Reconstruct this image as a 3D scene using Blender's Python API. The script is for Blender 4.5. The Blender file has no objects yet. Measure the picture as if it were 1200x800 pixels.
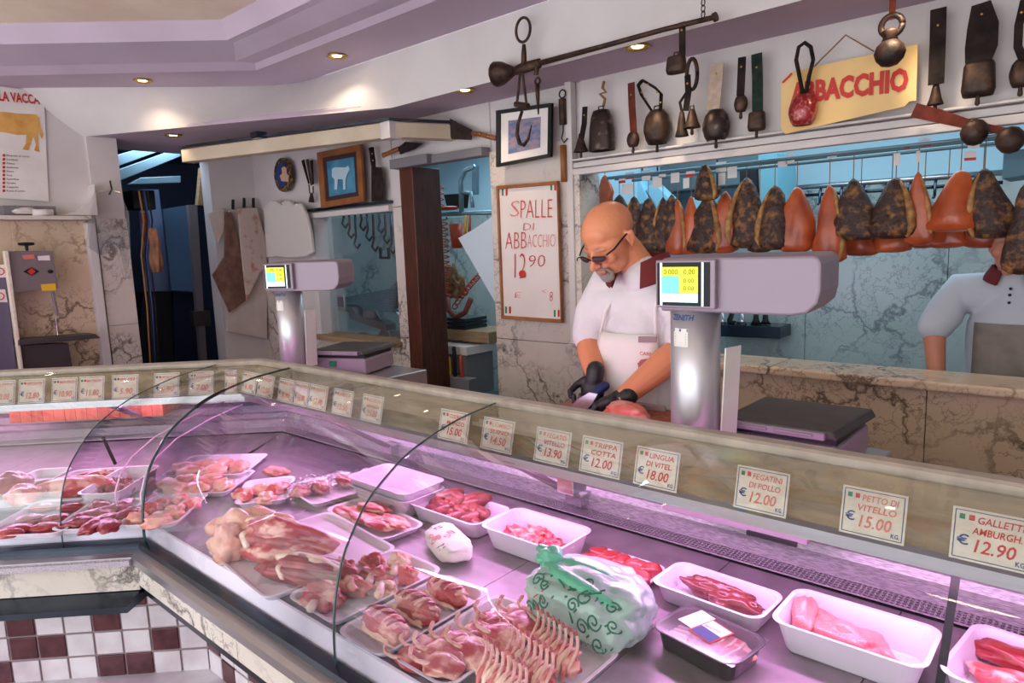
import bpy, bmesh, math, random
import numpy as np
from math import sin, cos, pi, radians, sqrt, atan2
from mathutils import Vector, Matrix, noise
random.seed(7)
SC = bpy.context.scene
COL = SC.collection
# ------------------------------------------------------------------ camera
PITCH, ROLL, YAW, CZ = radians(8.03), radians(2.1), radians(41.6), 1.65
FW = np.array([-sin(YAW)*cos(PITCH), cos(YAW)*cos(PITCH), -sin(PITCH)])
_r = np.array([cos(YAW), sin(YAW), 0.0]); _u = np.cross(_r, FW)
RT = _r*cos(ROLL) - _u*sin(ROLL); UP = _r*sin(ROLL) + _u*cos(ROLL)
cam = bpy.data.cameras.new('camera'); cam.lens = 24; cam.sensor_width = 36; cam.clip_start = .02
co = bpy.data.objects.new('camera', cam); COL.objects.link(co)
B = -FW
co.matrix_world = Matrix(((RT[0], UP[0], B[0], 0), (RT[1], UP[1], B[1], 0), (RT[2], UP[2], B[2], CZ), (0, 0, 0, 1)))
SC.camera = co
C0 = np.array([0, 0, CZ])
def ray(x, y): return FW + RT*(x-600)/800 - UP*(y-400)/800
def aty(x, y, Y): d = ray(x, y); return C0 + d*Y/d[1]
def atx(x, y, X): d = ray(x, y); return C0 + d*X/d[0]
def atz(x, y, z): d = ray(x, y); return C0 + d*(z-CZ)/d[2]
def atc(x, y, c): d = ray(x, y); return C0 + d*c/(d[0]-d[1])
# ------------------------------------------------------------------ world, light, exposure
SC.view_settings.view_transform = 'Standard'; SC.view_settings.look = 'None'
SC.view_settings.gamma = 1; SC.view_settings.use_curve_mapping = False
SC.view_settings.exposure = 0.26
w = bpy.data.worlds.new('world'); SC.world = w; w.use_nodes = True
w.node_tree.nodes['Background'].inputs[0].default_value = (.92, .95, 1, 1)
w.node_tree.nodes['Background'].inputs[1].default_value = 2.6
def lin(c):
    return tuple(((v/255)/12.92 if v/255 <= .04045 else ((v/255+.055)/1.055)**2.4) for v in c)
def area(name, loc, target, sx, sy, power, col, spread=pi):
    l = bpy.data.lights.new(name, 'AREA'); l.shape = 'RECTANGLE'; l.size = sx; l.size_y = sy
    l.energy = power; l.color = col; l.spread = spread
    o = bpy.data.objects.new(name, l); COL.objects.link(o); o.location = loc
    o.rotation_euler = (Vector(target)-Vector(loc)).to_track_quat('-Z', 'Y').to_euler()
    return o
PINK = (1, .47, .97)
# tube lamps of the display cases (the fixtures are built with the cases)
def tubelamp(name, a, b, power, drop, toward):
    a = Vector(a); b = Vector(b); m = (a+b)/2
    l = bpy.data.lights.new(name, 'AREA'); l.shape = 'RECTANGLE'; l.size = (b-a).length; l.size_y = .03
    l.energy = power; l.color = PINK
    o = bpy.data.objects.new(name, l); COL.objects.link(o)
    x = (b-a).normalized(); z = -(Vector(toward)-m); z = (z - x*z.dot(x)).normalized(); y = z.cross(x)
    o.matrix_world = Matrix(((x[0], y[0], z[0], m[0]), (x[1], y[1], z[1], m[1]), (x[2], y[2], z[2], m[2]), (0, 0, 0, 1)))
tubelamp('case_tube_light', (-2.45, 1.285, 1.078), (.5, 1.285, 1.078), 14, 0, (-1, .90, .86))
tubelamp('case_tube_light', (-2.55, 1.30, 1.078), (.5, 1.30, 1.078), 6.5, 0, (-1, 1.5, .86))  # second lamp added beside the tube to brighten the rear of the case
tubelamp('case_tube_light', (-2.78, 1.16, 1.078), (-4.6, -.66, 1.078), 10, 0, (-3.42, .14, .86))
tubelamp('case_tube_light', (-2.80, 1.18, 1.078), (-4.6, -.62, 1.078), 4.5, 0, (-3.95, .55, .86))  # added rear-facing lamp, brightens the back of the left case
tubelamp('plinth_strip_light', (-2.54, .70, .63), (-4.2, -.96, .63), 15, 0, (-3.39, -.18, .2))
area('back_room_panel_light', (-1.2, 3.75, 2.55), (-1.2, 3.75, 0), 2.4, .5, 17, (.62, .86, 1))
area('store_room_panel_light', (-3.6, 3.9, 2.55), (-3.6, 3.9, 0), .9, .5, 13, (.6, .87, 1))
area('passage_light', (-6.0, 2.4, 2.6), (-6.4, 2.4, 0), .5, .5, 9, (.62, .78, 1))

# ------------------------------------------------------------------ helpers
ORG = {}
class MB:
    def __init__(s): s.v = []; s.f = []
    def add(s, vs, fs):
        n = len(s.v); s.v += [tuple(map(float, p)) for p in vs]; s.f += [tuple(i+n for i in f) for f in fs]; return s
    def hexa(s, p):  # 8 points: bottom loop, top loop
        return s.add(p, [(3, 2, 1, 0), (4, 5, 6, 7), (0, 1, 5, 4), (1, 2, 6, 5), (2, 3, 7, 6), (3, 0, 4, 7)])
    def box(s, x0, x1, y0, y1, z0, z1):
        return s.hexa([(x0, y0, z0), (x1, y0, z0), (x1, y1, z0), (x0, y1, z0), (x0, y0, z1), (x1, y0, z1), (x1, y1, z1), (x0, y1, z1)])
    def prism(s, a, b):  # two loops
        n = len(a)
        return s.add(list(a)+list(b), [tuple(range(n))[::-1], tuple(range(n, 2*n))] + [(i, (i+1) % n, (i+1) % n+n, i+n) for i in range(n)])
    def ext(s, pts, off):
        off = np.array(off, float); return s.prism(pts, [np.array(p, float)+off for p in pts])
    def tube(s, pts, r, n=10, caps=True, flat=1.0, ref=None):
        pts = [np.array(p, float) for p in pts]; m = len(pts)
        rs = r if hasattr(r, '__len__') else [r]*m
        loops = []; u = None
        for i in range(m):
            t = pts[min(i+1, m-1)]-pts[max(i-1, 0)]; t = t/(np.linalg.norm(t)+1e-12)
            if u is None:
                a = np.array(ref if ref is not None else ((0, 0, 1) if abs(t[2]) < .9 else (1, 0, 0)), float); u = a-t*(a@t)
            else: u = u-t*(u@t)
            u = u/(np.linalg.norm(u)+1e-12); w_ = np.cross(t, u)
            loops.append([pts[i]+rs[i]*(u*cos(2*pi*k/n)+w_*flat*sin(2*pi*k/n)) for k in range(n)])
        b = len(s.v)
        for l in loops: s.v += [tuple(p) for p in l]
        for i in range(m-1):
            for k in range(n):
                s.f.append((b+i*n+k, b+i*n+(k+1) % n, b+(i+1)*n+(k+1) % n, b+(i+1)*n+k))
        if caps:
            s.f.append(tuple(b+k for k in range(n))[::-1]); s.f.append(tuple(b+(m-1)*n+k for k in range(n)))
        return s
    def capsule(s, pts, r, n=14):
        pts = [np.array(p, float) for p in pts]; rs = list(r) if hasattr(r, '__len__') else [r]*len(pts)
        d0 = pts[0]-pts[1]; d0 /= np.linalg.norm(d0); d1 = pts[-1]-pts[-2]; d1 /= np.linalg.norm(d1)
        P = []; R = []
        for a in (80, 55, 30): P.append(pts[0]+d0*rs[0]*sin(radians(a))); R.append(rs[0]*cos(radians(a)))
        P += pts; R += rs
        for a in (30, 55, 80): P.append(pts[-1]+d1*rs[-1]*sin(radians(a))); R.append(rs[-1]*cos(radians(a)))
        return s.tube(P, R, n)
    def ell(s, c, r, rot=None, n=20, m=12):
        vs = [(0, 0, -1)]; 
        for i in range(1, m):
            a = -pi/2+pi*i/m
            for k in range(n): vs.append((cos(a)*cos(2*pi*k/n), cos(a)*sin(2*pi*k/n), sin(a)))
        vs.append((0, 0, 1)); R = np.array(rot) if rot is not None else np.eye(3)
        vs = [np.array(c)+R@(np.array(v)*np.array(r)) for v in vs]
        fs = [(0, 1+(k+1) % n, 1+k) for k in range(n)]
        for i in range(m-2):
            for k in range(n):
                a = 1+i*n+k; b = 1+i*n+(k+1) % n; fs.append((a, b, b+n, a+n))
        t = len(vs)-1; fs += [(t, 1+(m-2)*n+k, 1+(m-2)*n+(k+1) % n) for k in range(n)]
        return s.add(vs, fs)
    def lathe(s, prof, c=(0, 0, 0), n=24, sx=1, sy=1, e=2, caps=True):  # prof (r, z)
        b = len(s.v)
        for r, z in prof:
            for k in range(n):
                a = 2*pi*k/n; ca, sa = cos(a), sin(a)
                q = (abs(ca)**e+abs(sa)**e)**(-1/e)
                s.v.append((c[0]+r*q*ca*sx, c[1]+r*q*sa*sy, c[2]+z))
        for i in range(len(prof)-1):
            for k in range(n): s.f.append((b+i*n+k, b+i*n+(k+1) % n, b+(i+1)*n+(k+1) % n, b+(i+1)*n+k))
        if caps:
            s.f.append(tuple(b+k for k in range(n))[::-1]); s.f.append(tuple(b+(len(prof)-1)*n+k for k in range(n)))
        return s
    def strip(s, pts, w, nrm, t=.002):  # flat ribbon along points; nrm = surface normal
        nrm = np.array(nrm, float); pts = [np.array(p, float) for p in pts]; m = len(pts); b = len(s.v)
        ws = w if hasattr(w, '__len__') else [w]*m
        for i in range(m):
            d = pts[min(i+1, m-1)]-pts[max(i-1, 0)]; d /= np.linalg.norm(d)+1e-12
            sd = np.cross(nrm, d); sd /= np.linalg.norm(sd)+1e-12
            for q in (pts[i]-sd*ws[i]/2, pts[i]+sd*ws[i]/2, pts[i]+sd*ws[i]/2+nrm*t, pts[i]-sd*ws[i]/2+nrm*t): s.v.append(tuple(q))
        for i in range(m-1):
            for k in range(4): s.f.append((b+i*4+k, b+i*4+(k+1) % 4, b+(i+1)*4+(k+1) % 4, b+(i+1)*4+k))
        s.f.append((b+3, b+2, b+1, b)); e = b+(m-1)*4; s.f.append((e, e+1, e+2, e+3)); return s
def build(name, mb, mat, parent=None, local=False, smooth=False, bevel=0, sub=0, fix=True):
    V = np.array(mb.v, float); org = np.zeros(3)
    if parent is None:
        lo, hi = V.min(0), V.max(0); org = np.array([(lo[0]+hi[0])/2, (lo[1]+hi[1])/2, lo[2]]); V = V-org
    elif not local: V = V-ORG[parent.name]
    me = bpy.data.meshes.new(name); me.from_pydata([tuple(p) for p in V], [], mb.f)
    if fix:
        bm = bmesh.new(); bm.from_mesh(me); bmesh.ops.recalc_face_normals(bm, faces=bm.faces); bm.to_mesh(me); bm.free()
    me.materials.append(mat)
    if smooth: me.polygons.foreach_set('use_smooth', [True]*len(me.polygons))
    o = bpy.data.objects.new(name, me); COL.objects.link(o)
    if parent is None: o.location = org
    else: o.parent = parent
    ORG[o.name] = org if parent is None else (ORG[parent.name] if not local else np.zeros(3))
    if bevel:
        b = o.modifiers.new('bevel', 'BEVEL'); b.width = bevel; b.segments = 2; b.limit_method = 'ANGLE'; b.angle_limit = .6
    if sub:
        b = o.modifiers.new('sub', 'SUBSURF'); b.levels = b.render_levels = sub
    return o
def tag(o, label, cat, group=None):
    o['label'] = label; o['category'] = cat
    if group: o['group'] = group
    return o
def thing(name, loc, label, cat, group=None, rz=0):
    o = bpy.data.objects.new(name, None); COL.objects.link(o); o.location = tuple(map(float, loc)); o.rotation_euler = (0, 0, rz)
    ORG[o.name] = np.array(loc, float); o.empty_display_size = .05
    return tag(o, label, cat, group)
def struct(o): o['kind'] = 'structure'; return o
def copy_tree(o, parent=None):
    c = o.copy(); COL.objects.link(c); c.parent = parent
    for ch in [x for x in bpy.data.objects if x.parent == o]: copy_tree(ch, c)
    ORG[c.name] = ORG.get(o.name, np.zeros(3)); return c
_tc = {}
def text_mb(txt, o, right, up, h, ext=.0006, shear=0, width=None, bold=0, mb=None):
    """lettering as real thin geometry: origin o = lower left corner"""
    cu = bpy.data.curves.new('t', 'FONT'); cu.body = txt; cu.size = 1; cu.shear = shear; cu.resolution_u = 2; cu.offset = bold
    ob = bpy.data.objects.new('t', cu); COL.objects.link(ob)
    dg = bpy.context.evaluated_depsgraph_get(); me = bpy.data.meshes.new_from_object(ob.evaluated_get(dg))
    bpy.data.objects.remove(ob); bpy.data.curves.remove(cu)
    V = np.array([v.co[:] for v in me.vertices]); F = [tuple(p.vertices) for p in me.polygons]; bpy.data.meshes.remove(me)
    mb = mb or MB()
    if len(V) == 0: return mb
    right = np.array(right, float); right /= np.linalg.norm(right); up = np.array(up, float); up /= np.linalg.norm(up)
    nn = np.cross(right, up); sy = h/.72
    x = V[:, 0]-V[:, 0].min(); sx = sy if width is None else width/max(x.max(), 1e-6)
    P = np.array(o, float)+np.outer(x*sx, right)+np.outer(V[:, 1]*sy, up)+nn*ext
    mb.add(P, F); return mb
# ------------------------------------------------------------------ materials
MATS = {}
def mat(name, col, rough=.5, metal=0, n=None, bump=None, col2=None, coat=0, alpha=1, emit=None, es=0, trans=0, sss=0, spec=.5, detail=4, lo=.35, hi=.65, stretch=None, obj=False):
    """procedural principled material; n = noise scale mixing col -> col2, bump = (scale, strength)"""
    m = bpy.data.materials.new(name); m.use_nodes = True; t = m.node_tree; N = t.nodes; L = t.links
    p = N['Principled BSDF']; c = lin(col)+(1,)
    p.inputs['Base Color'].default_value = c; p.inputs['Roughness'].default_value = rough; p.inputs['Metallic'].default_value = metal
    p.inputs['Coat Weight'].default_value = coat; p.inputs['Coat Roughness'].default_value = .15; p.inputs['Alpha'].default_value = alpha
    p.inputs['Transmission Weight'].default_value = trans; p.inputs['Specular IOR Level'].default_value = spec
    if sss: p.inputs['Subsurface Weight'].default_value = sss; p.inputs['Subsurface Radius'].default_value = (.012, .004, .002); p.inputs['Subsurface Scale'].default_value = 1
    if emit: p.inputs['Emission Color'].default_value = lin(emit)+(1,); p.inputs['Emission Strength'].default_value = es
    src = None
    if n or bump:
        if obj:
            tc = N.new('ShaderNodeTexCoord'); oi = N.new('ShaderNodeObjectInfo'); mu = N.new('ShaderNodeVectorMath'); mu.operation = 'MULTIPLY_ADD'
            cb = N.new('ShaderNodeCombineXYZ'); L.new(oi.outputs['Random'], cb.inputs[0]); L.new(oi.outputs['Random'], cb.inputs[2])
            mu.inputs[1].default_value = (7, 7, 7); L.new(cb.outputs[0], mu.inputs[0]); L.new(tc.outputs['Object'], mu.inputs[2]); src = mu.outputs[0]
        else:
            g = N.new('ShaderNodeNewGeometry'); src = g.outputs['Position']
        if stretch:
            mp = N.new('ShaderNodeMapping'); mp.inputs['Scale'].default_value = stretch; L.new(src, mp.inputs[0]); src = mp.outputs[0]
    if n:
        x = N.new('ShaderNodeTexNoise'); x.inputs['Scale'].default_value = n; x.inputs['Detail'].default_value = detail; L.new(src, x.inputs[0])
        r = N.new('ShaderNodeValToRGB'); r.color_ramp.elements[0].position = lo; r.color_ramp.elements[1].position = hi
        r.color_ramp.elements[0].color = c; r.color_ramp.elements[1].color = lin(col2 or col)+(1,)
        L.new(x.outputs[0], r.inputs[0]); L.new(r.outputs[0], p.inputs['Base Color'])
    if bump:
        x = N.new('ShaderNodeTexNoise'); x.inputs['Scale'].default_value = bump[0]; x.inputs['Detail'].default_value = 5; L.new(src, x.inputs[0])
        b = N.new('ShaderNodeBump'); b.inputs['Strength'].default_value = bump[1]; b.inputs['Distance'].default_value = .01
        L.new(x.outputs[0], b.inputs['Height']); L.new(b.outputs[0], p.inputs['Normal'])
    MATS[name] = m; return m
def marble(name, base, warm, vein, scale=1.0, amt=.9, rough=.22):
    m = bpy.data.materials.new(name); m.use_nodes = True; t = m.node_tree; N = t.nodes; L = t.links; p = N['Principled BSDF']
    g = N.new('ShaderNodeNewGeometry'); mp = N.new('ShaderNodeMapping'); mp.inputs['Rotation'].default_value = (.5, .7, .35); mp.inputs['Scale'].default_value = (scale, scale, scale)
    L.new(g.outputs['Position'], mp.inputs[0])
    nz = N.new('ShaderNodeTexNoise'); nz.inputs['Scale'].default_value = 3.2; nz.inputs['Detail'].default_value = 8; nz.inputs['Roughness'].default_value = .62; L.new(mp.outputs[0], nz.inputs[0])
    ma = N.new('ShaderNodeVectorMath'); ma.operation = 'MULTIPLY_ADD'; ma.inputs[1].default_value = (.55, .55, .55); L.new(nz.outputs['Color'], ma.inputs[0]); L.new(mp.outputs[0], ma.inputs[2])
    vo = N.new('ShaderNodeTexVoronoi'); vo.feature = 'DISTANCE_TO_EDGE'; vo.inputs['Scale'].default_value = 3.4; L.new(ma.outputs[0], vo.inputs[0])
    r1 = N.new('ShaderNodeValToRGB'); e = r1.color_ramp.elements; e[0].position = 0; e[0].color = (1, 1, 1, 1); e[1].position = .055; e[1].color = (0, 0, 0, 1); L.new(vo.outputs['Distance'], r1.inputs[0])
    n2 = N.new('ShaderNodeTexNoise'); n2.inputs['Scale'].default_value = 2.3; n2.inputs['Detail'].default_value = 3; L.new(mp.outputs[0], n2.inputs[0])
    r2 = N.new('ShaderNodeValToRGB'); r2.color_ramp.elements[0].position = .41; r2.color_ramp.elements[1].position = .56; L.new(n2.outputs[0], r2.inputs[0])
    mu = N.new('ShaderNodeMath'); mu.operation = 'MULTIPLY'; L.new(r1.outputs[0], mu.inputs[0]); L.new(r2.outputs[0], mu.inputs[1])
    v2 = N.new('ShaderNodeTexVoronoi'); v2.feature = 'DISTANCE_TO_EDGE'; v2.inputs['Scale'].default_value = 13; L.new(ma.outputs[0], v2.inputs[0])
    r3 = N.new('ShaderNodeValToRGB'); e = r3.color_ramp.elements; e[0].color = (.8, .8, .8, 1); e[1].position = .05; e[1].color = (0, 0, 0, 1); L.new(v2.outputs['Distance'], r3.inputs[0])
    r4 = N.new('ShaderNodeValToRGB'); r4.color_ramp.elements[0].position = .44; r4.color_ramp.elements[1].position = .58; L.new(n2.outputs[0], r4.inputs[0])
    m4 = N.new('ShaderNodeMath'); m4.operation = 'MULTIPLY'; L.new(r3.outputs[0], m4.inputs[0]); L.new(r4.outputs[0], m4.inputs[1])
    mx = N.new('ShaderNodeMath'); mx.operation = 'MAXIMUM'; L.new(mu.outputs[0], mx.inputs[0]); L.new(m4.outputs[0], mx.inputs[1])
    am = N.new('ShaderNodeMath'); am.operation = 'MULTIPLY'; am.inputs[1].default_value = amt; L.new(mx.outputs[0], am.inputs[0])
    bm_ = N.new('ShaderNodeMixRGB'); bm_.inputs[1].default_value = lin(base)+(1,); bm_.inputs[2].default_value = lin(warm)+(1,); L.new(nz.outputs[0], bm_.inputs[0])
    mi = N.new('ShaderNodeMixRGB'); mi.inputs[2].default_value = lin(vein)+(1,); L.new(bm_.outputs[0], mi.inputs[1]); L.new(am.outputs[0], mi.inputs[0])
    L.new(mi.outputs[0], p.inputs['Base Color']); p.inputs['Roughness'].default_value = rough
    return m
def glassy(name, tint, a=.1, rough=.02, dens=.0):
    m = bpy.data.materials.new(name); m.use_nodes = True; t = m.node_tree; N = t.nodes; L = t.links; N.remove(N['Principled BSDF'])
    tr = N.new('ShaderNodeBsdfTransparent'); tr.inputs[0].default_value = tint+(1,)
    gl = N.new('ShaderNodeBsdfGlossy'); gl.inputs['Roughness'].default_value = rough
    fr = N.new('ShaderNodeLayerWeight'); fr.inputs[0].default_value = .5; pw_ = N.new('ShaderNodeMath'); pw_.operation = 'POWER'; pw_.inputs[1].default_value = 4
    ad = N.new('ShaderNodeMath'); ad.operation = 'MULTIPLY_ADD'; ad.inputs[1].default_value = .5; ad.inputs[2].default_value = a; ad.use_clamp = True
    mx = N.new('ShaderNodeMixShader'); L.new(fr.outputs['Facing'], pw_.inputs[0]); L.new(pw_.outputs[0], ad.inputs[0]); L.new(ad.outputs[0], mx.inputs[0]); L.new(tr.outputs[0], mx.inputs[1]); L.new(gl.outputs[0], mx.inputs[2])
    L.new(mx.outputs[0], N['Material Output'].inputs[0]); return m
M_plaster = mat('plaster_white', (212, 206, 203), .7, n=3, col2=(204, 197, 193), bump=(40, .08))
M_ceil = mat('ceiling_paint_pinklit', (196, 178, 196), .75, n=2, col2=(186, 168, 186))  # white ceiling, pink bounce from the cases mixed into its colour
M_soff = mat('soffit_paint_shaded', (186, 166, 182), .75, n=3, col2=(176, 156, 170))  # white soffit, its shade and the pink bounce mixed into the colour
M_cream = mat('ceiling_cream', (246, 230, 208), .8, n=2.5, col2=(232, 212, 190))
M_marble = marble('marble_white', (222, 214, 206), (196, 182, 168), (70, 62, 60))
M_marblew = marble('marble_warm', (222, 202, 176), (204, 174, 142), (84, 62, 50), .9)
M_marbleb = marble('marble_back_room', (190, 200, 200), (150, 165, 160), (70, 84, 92), .8, .75)  # blue cast of the back room light put into the marble colours
M_steel = mat('brushed_steel', (198, 184, 198), .36, .25, n=60, col2=(140, 132, 140), stretch=(1, 8, 8), bump=(90, .05))
M_deck = mat('deck_steel', (152, 134, 148), .38, .3, n=14, col2=(128, 116, 126), bump=(60, .05))
M_band = mat('polished_steel', (216, 202, 176), .16, .75, n=8, col2=(188, 172, 146), stretch=(1, 5, 5), bump=(5, .04))
M_chrome = mat('chrome', (205, 205, 210), .15, 1)
M_trimst = mat('steel_trim', (190, 186, 190), .28, .9)
M_dksteel = mat('dark_steel', (82, 92, 104), .2, .9, n=3, col2=(56, 62, 72))
M_rail = mat('rail_beige', (188, 176, 162), .45, .2, n=20, col2=(170, 158, 146))
M_black = mat('black_plastic', (22, 22, 24), .5, spec=.3)
M_edge = mat('edge_steel_sheen', (238, 222, 242), .35, .1)  # bright lilac reflection on the deck edge put into the base colour
M_dkglass = mat('glass_edge_green', (18, 62, 58), .15, 0, coat=.5)
M_glass = glassy('case_glass', (.965, .985, .975), .015)
M_acryl = glassy('acrylic', (.97, .94, .97), .07, .05)
M_film = glassy('clear_film', (.93, .92, .94), .14, .18)
M_foam = mat('foam_white', (224, 212, 226), .55, bump=(200, .05), sss=0)
M_tub = mat('tub_white', (222, 210, 224), .32)
M_blktray = mat('tray_black', (40, 34, 42), .3, coat=.3)
M_tagcard = mat('tag_card', (226, 214, 196), .6, n=30, col2=(214, 200, 180))
M_red = mat('red_ink', (196, 44, 36), .6); M_redl = mat('red_marker_faded', (216, 120, 104), .7); M_blue = mat('blue_ink', (36, 62, 120), .6); M_green = mat('green_ink', (22, 118, 78), .6)
M_paper = mat('paper', (232, 226, 220), .8, n=6, col2=(220, 214, 208)); M_yel = mat('sticker_yellow', (232, 180, 40), .6)
M_wood = mat('board_wood', (176, 100, 66), .5, n=9, col2=(142, 72, 46), stretch=(6, 6, .6), bump=(60, .1))
M_wood2 = mat('frame_wood', (156, 98, 48), .5, n=10, col2=(130, 76, 36), stretch=(1, 1, 1))
M_mahog = mat('mahogany', (92, 42, 22), .4, n=12, col2=(60, 26, 14), stretch=(8, 8, .6))
M_oak = mat('pale_wood', (168, 140, 104), .6, n=8, col2=(140, 112, 80), stretch=(1, 6, 6))
M_iron = mat('rusty_iron', (82, 56, 44), .55, .55, n=26, col2=(46, 34, 30), bump=(80, .35))
M_bell = mat('bell_bronze', (84, 60, 46), .5, .5, n=18, col2=(44, 34, 30), bump=(50, .3), obj=True)
M_bellred = mat('bell_red', (150, 30, 34), .3, .2, n=70, col2=(196, 120, 110), lo=.52, hi=.66, coat=.5, obj=True)
M_bellstuds = mat('bell_dark', (58, 46, 42), .4, .6, n=24, col2=(118, 104, 98), lo=.55, hi=.7, obj=True)
M_leathb = mat('leather_black', (28, 22, 22), .8, spec=.15, n=20, col2=(48, 38, 34)); M_leathbr = mat('leather_brown', (108, 48, 36), .75, spec=.2, n=20, col2=(84, 36, 26))
M_leathg = mat('leather_green', (26, 38, 34), .8, spec=.15, n=30, col2=(40, 58, 48)); M_leathc = mat('leather_cream', (190, 168, 148), .6, n=30, col2=(168, 146, 126)); M_rope = mat('rope_tan', (140, 100, 58), .8)
M_brass = mat('brass', (196, 158, 84), .3, .9); M_lamp = mat('lamp_glow', (255, 225, 180), .5, emit=(255, 222, 170), es=14)
M_tw = mat('tile_white', (226, 218, 222), .25, n=7, col2=(196, 180, 188), lo=.4, hi=.7, bump=(12, .12)); M_td = mat('tile_maroon', (70, 32, 40), .22, n=18, col2=(96, 52, 58), bump=(14, .12)); M_grout = mat('grout', (150, 128, 132), .8)
M_body = mat('scale_body', (142, 126, 138), .38, .15); M_bodyd = mat('scale_rubber', (54, 50, 50), .5, n=20, col2=(66, 62, 60))
M_colm = mat('scale_column_steel', (206, 202, 208), .36, .7)
M_scr = mat('screen_blue', (96, 180, 236), .3, emit=(96, 184, 240), es=.9); M_scry = mat('screen_yellow', (214, 216, 40), .3, emit=(214, 220, 40), es=.85); M_scrw = mat('screen_white', (190, 225, 245), .3, emit=(190, 226, 246), es=.8)
M_skin = None
M_shirt = mat('shirt_cotton', (226, 220, 220), .85, n=6, col2=(214, 208, 210), bump=(30, .25)); M_apron = mat('apron_cotton', (232, 224, 218), .85, bump=(24, .3)); M_burg = mat('burgundy_cloth', (112, 34, 36), .8)
M_shirtb = mat('shirt_cotton_bluelit', (196, 204, 212), .85, bump=(24, .25)); M_apronb = mat('apron_worn', (150, 142, 134), .85, n=8, col2=(120, 112, 106), bump=(24, .25))  # the same white shirt cotton with the blue room light in its colour
M_glove = mat('glove_black', (34, 33, 36), .45, bump=(120, .12)); M_hair = mat('hair_grey', (150, 138, 130), .9, bump=(300, .5)); M_hairb = mat('hair_dark', (36, 28, 26), .9)
M_lens = mat('sunglass_lens', (74, 46, 56), .08, coat=.6); M_grey = mat('paint_grey', (120, 116, 120), .6); M_blueroom = mat('room_paint_blue', (176, 208, 222), .7)
M_bluemet = mat('metal_blue_grey', (120, 150, 160), .4, .5); M_orange = mat('hose_orange', (176, 66, 40), .4); M_dark = mat('dark_void', (26, 26, 32), .8)
M_bagw = mat('plastic_bag_white', (214, 206, 198), .3, bump=(12, .5), coat=.2); M_floor = mat('floor_tile', (150, 132, 128), .4, n=4, col2=(130, 112, 108))
def meat(name, a, b, sc=16, lo=.45, hi=.62, rough=.3, bs=60, bst=.35, stretch=None):
    return mat(name, a, rough, n=sc, col2=b, bump=(bs, bst), coat=.35, lo=lo, hi=hi, obj=True, detail=5, stretch=stretch)
MT_red = meat('meat_red', (150, 38, 46), (206, 96, 100), 22, .5, .72); MT_beef = meat('meat_dark', (136, 34, 48), (180, 76, 88), 30, .5, .8)
MT_pink = meat('meat_pink', (206, 84, 84), (240, 178, 168), 24, .48, .6); MT_fat = meat('fat_cream', (240, 206, 186), (222, 140, 120), 26, .5, .72)
MT_lamb = meat('meat_lamb', (176, 46, 56), (238, 176, 164), 20, .49, .62, stretch=(1, 1, 2)); MT_pale = meat('meat_pale', (230, 172, 152), (212, 128, 118), 18, .48, .68)
MT_tripe = meat('tripe_pink', (214, 134, 130), (198, 112, 112), 14, .4, .7, bs=160); MT_liver = meat('meat_liver', (108, 38, 40), (136, 62, 60), 12, .4, .75, bs=40)
MT_saus = meat('sausage', (160, 74, 72), (132, 50, 52), 34, .45, .6, bs=100); MT_bone = meat('bone', (244, 222, 206), (226, 170, 156), 14, .5, .75, bst=.1)
MT_roast = meat('roast_striped', (196, 60, 62), (240, 184, 168), 17, .48, .56, stretch=(1, 3, 3)); MT_rib = meat('rib_bone', (226, 176, 164), (196, 112, 106), 60, .45, .7)
MH_crust = mat('ham_crust', (58, 34, 24), .5, n=30, col2=(176, 118, 60), lo=.5, hi=.78, bump=(40, 1.0), obj=True); MH_or = mat('ham_orange', (204, 92, 40), .35, n=8, col2=(140, 54, 28), lo=.35, hi=.7, bump=(20, .3), coat=.3, obj=True)
MH_fat = mat('ham_fat', (196, 150, 86), .5, n=30, col2=(140, 88, 42), bump=(50, .5), obj=True)
# ================================================================== THE SETTING
XR = 1.6
def wallbox(name, m, *b): return struct(build(name, MB().box(*b), m))
struct(build('floor', MB().box(-8, XR, -2.2, 5, -.06, 0), M_floor))
# wall with the openings (Y = 3)
wb = MB()
for b in ((-2.13, XR, 3, 3.15, 2.045, 2.47), (-2.13, XR, 3.01, 3.15, 0, 1.05), (-2.775, -2.13, 3.01, 3.15, 0, 2.47), (-3.56, -2.775, 3, 3.15, 2.19, 2.47), (-3.68, -3.56, 3.01, 3.15, 0, 2.47),
          (-5.5, -3.68, 3, 3.15, 1.93, 2.47), (-5.5, -4.64, 3.0, 3.15, 0, 1.93), (-4.64, -3.68, 3.01, 3.15, 0, .98)): wb.box(*b)
wall_back = struct(build('wall_back', wb, M_plaster))
def slab(par, m, x0, x1, y0, y1, z0, z1, name='marble_slab', bev=.002): return build(name, MB().box(x0+.0015, x1-.0015, y0, y1, z0+.0015, z1-.0015), m, par, bevel=bev)
for x0, x1 in ((-2.13, -1.32), (-1.32, -.518), (-.518, .3), (.3, 1.1)): slab(wall_back, M_marblew, x0, x1, 2.985, 3.01, .3, 1.05)
for x0, x1 in ((-2.13, -1.1), (-1.1, .2), (.2, 1.3)): slab(wall_back, M_marblew, x0, x1, 2.90, 3.16, 1.052, 1.09, 'sill_slab', .008)
slab(wall_back, M_marble, -2.775, -2.2, 2.985, 3.01, .2, 1.10); slab(wall_back, M_marble, -2.775, -2.2, 2.985, 3.01, 1.10, 2.19)
slab(wall_back, M_marble, -2.2, -2.13, 2.97, 3.01, .2, 1.095); slab(wall_back, M_marble, -3.68, -3.56, 2.985, 3.01, .2, 1.05); slab(wall_back, M_marble, -3.68, -3.56, 2.985, 3.01, 1.05, 1.93)
slab(wall_back, M_plaster, -3.68, -3.56, 2.98, 3.01, 1.93, 2.19, 'post_cap')
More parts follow.
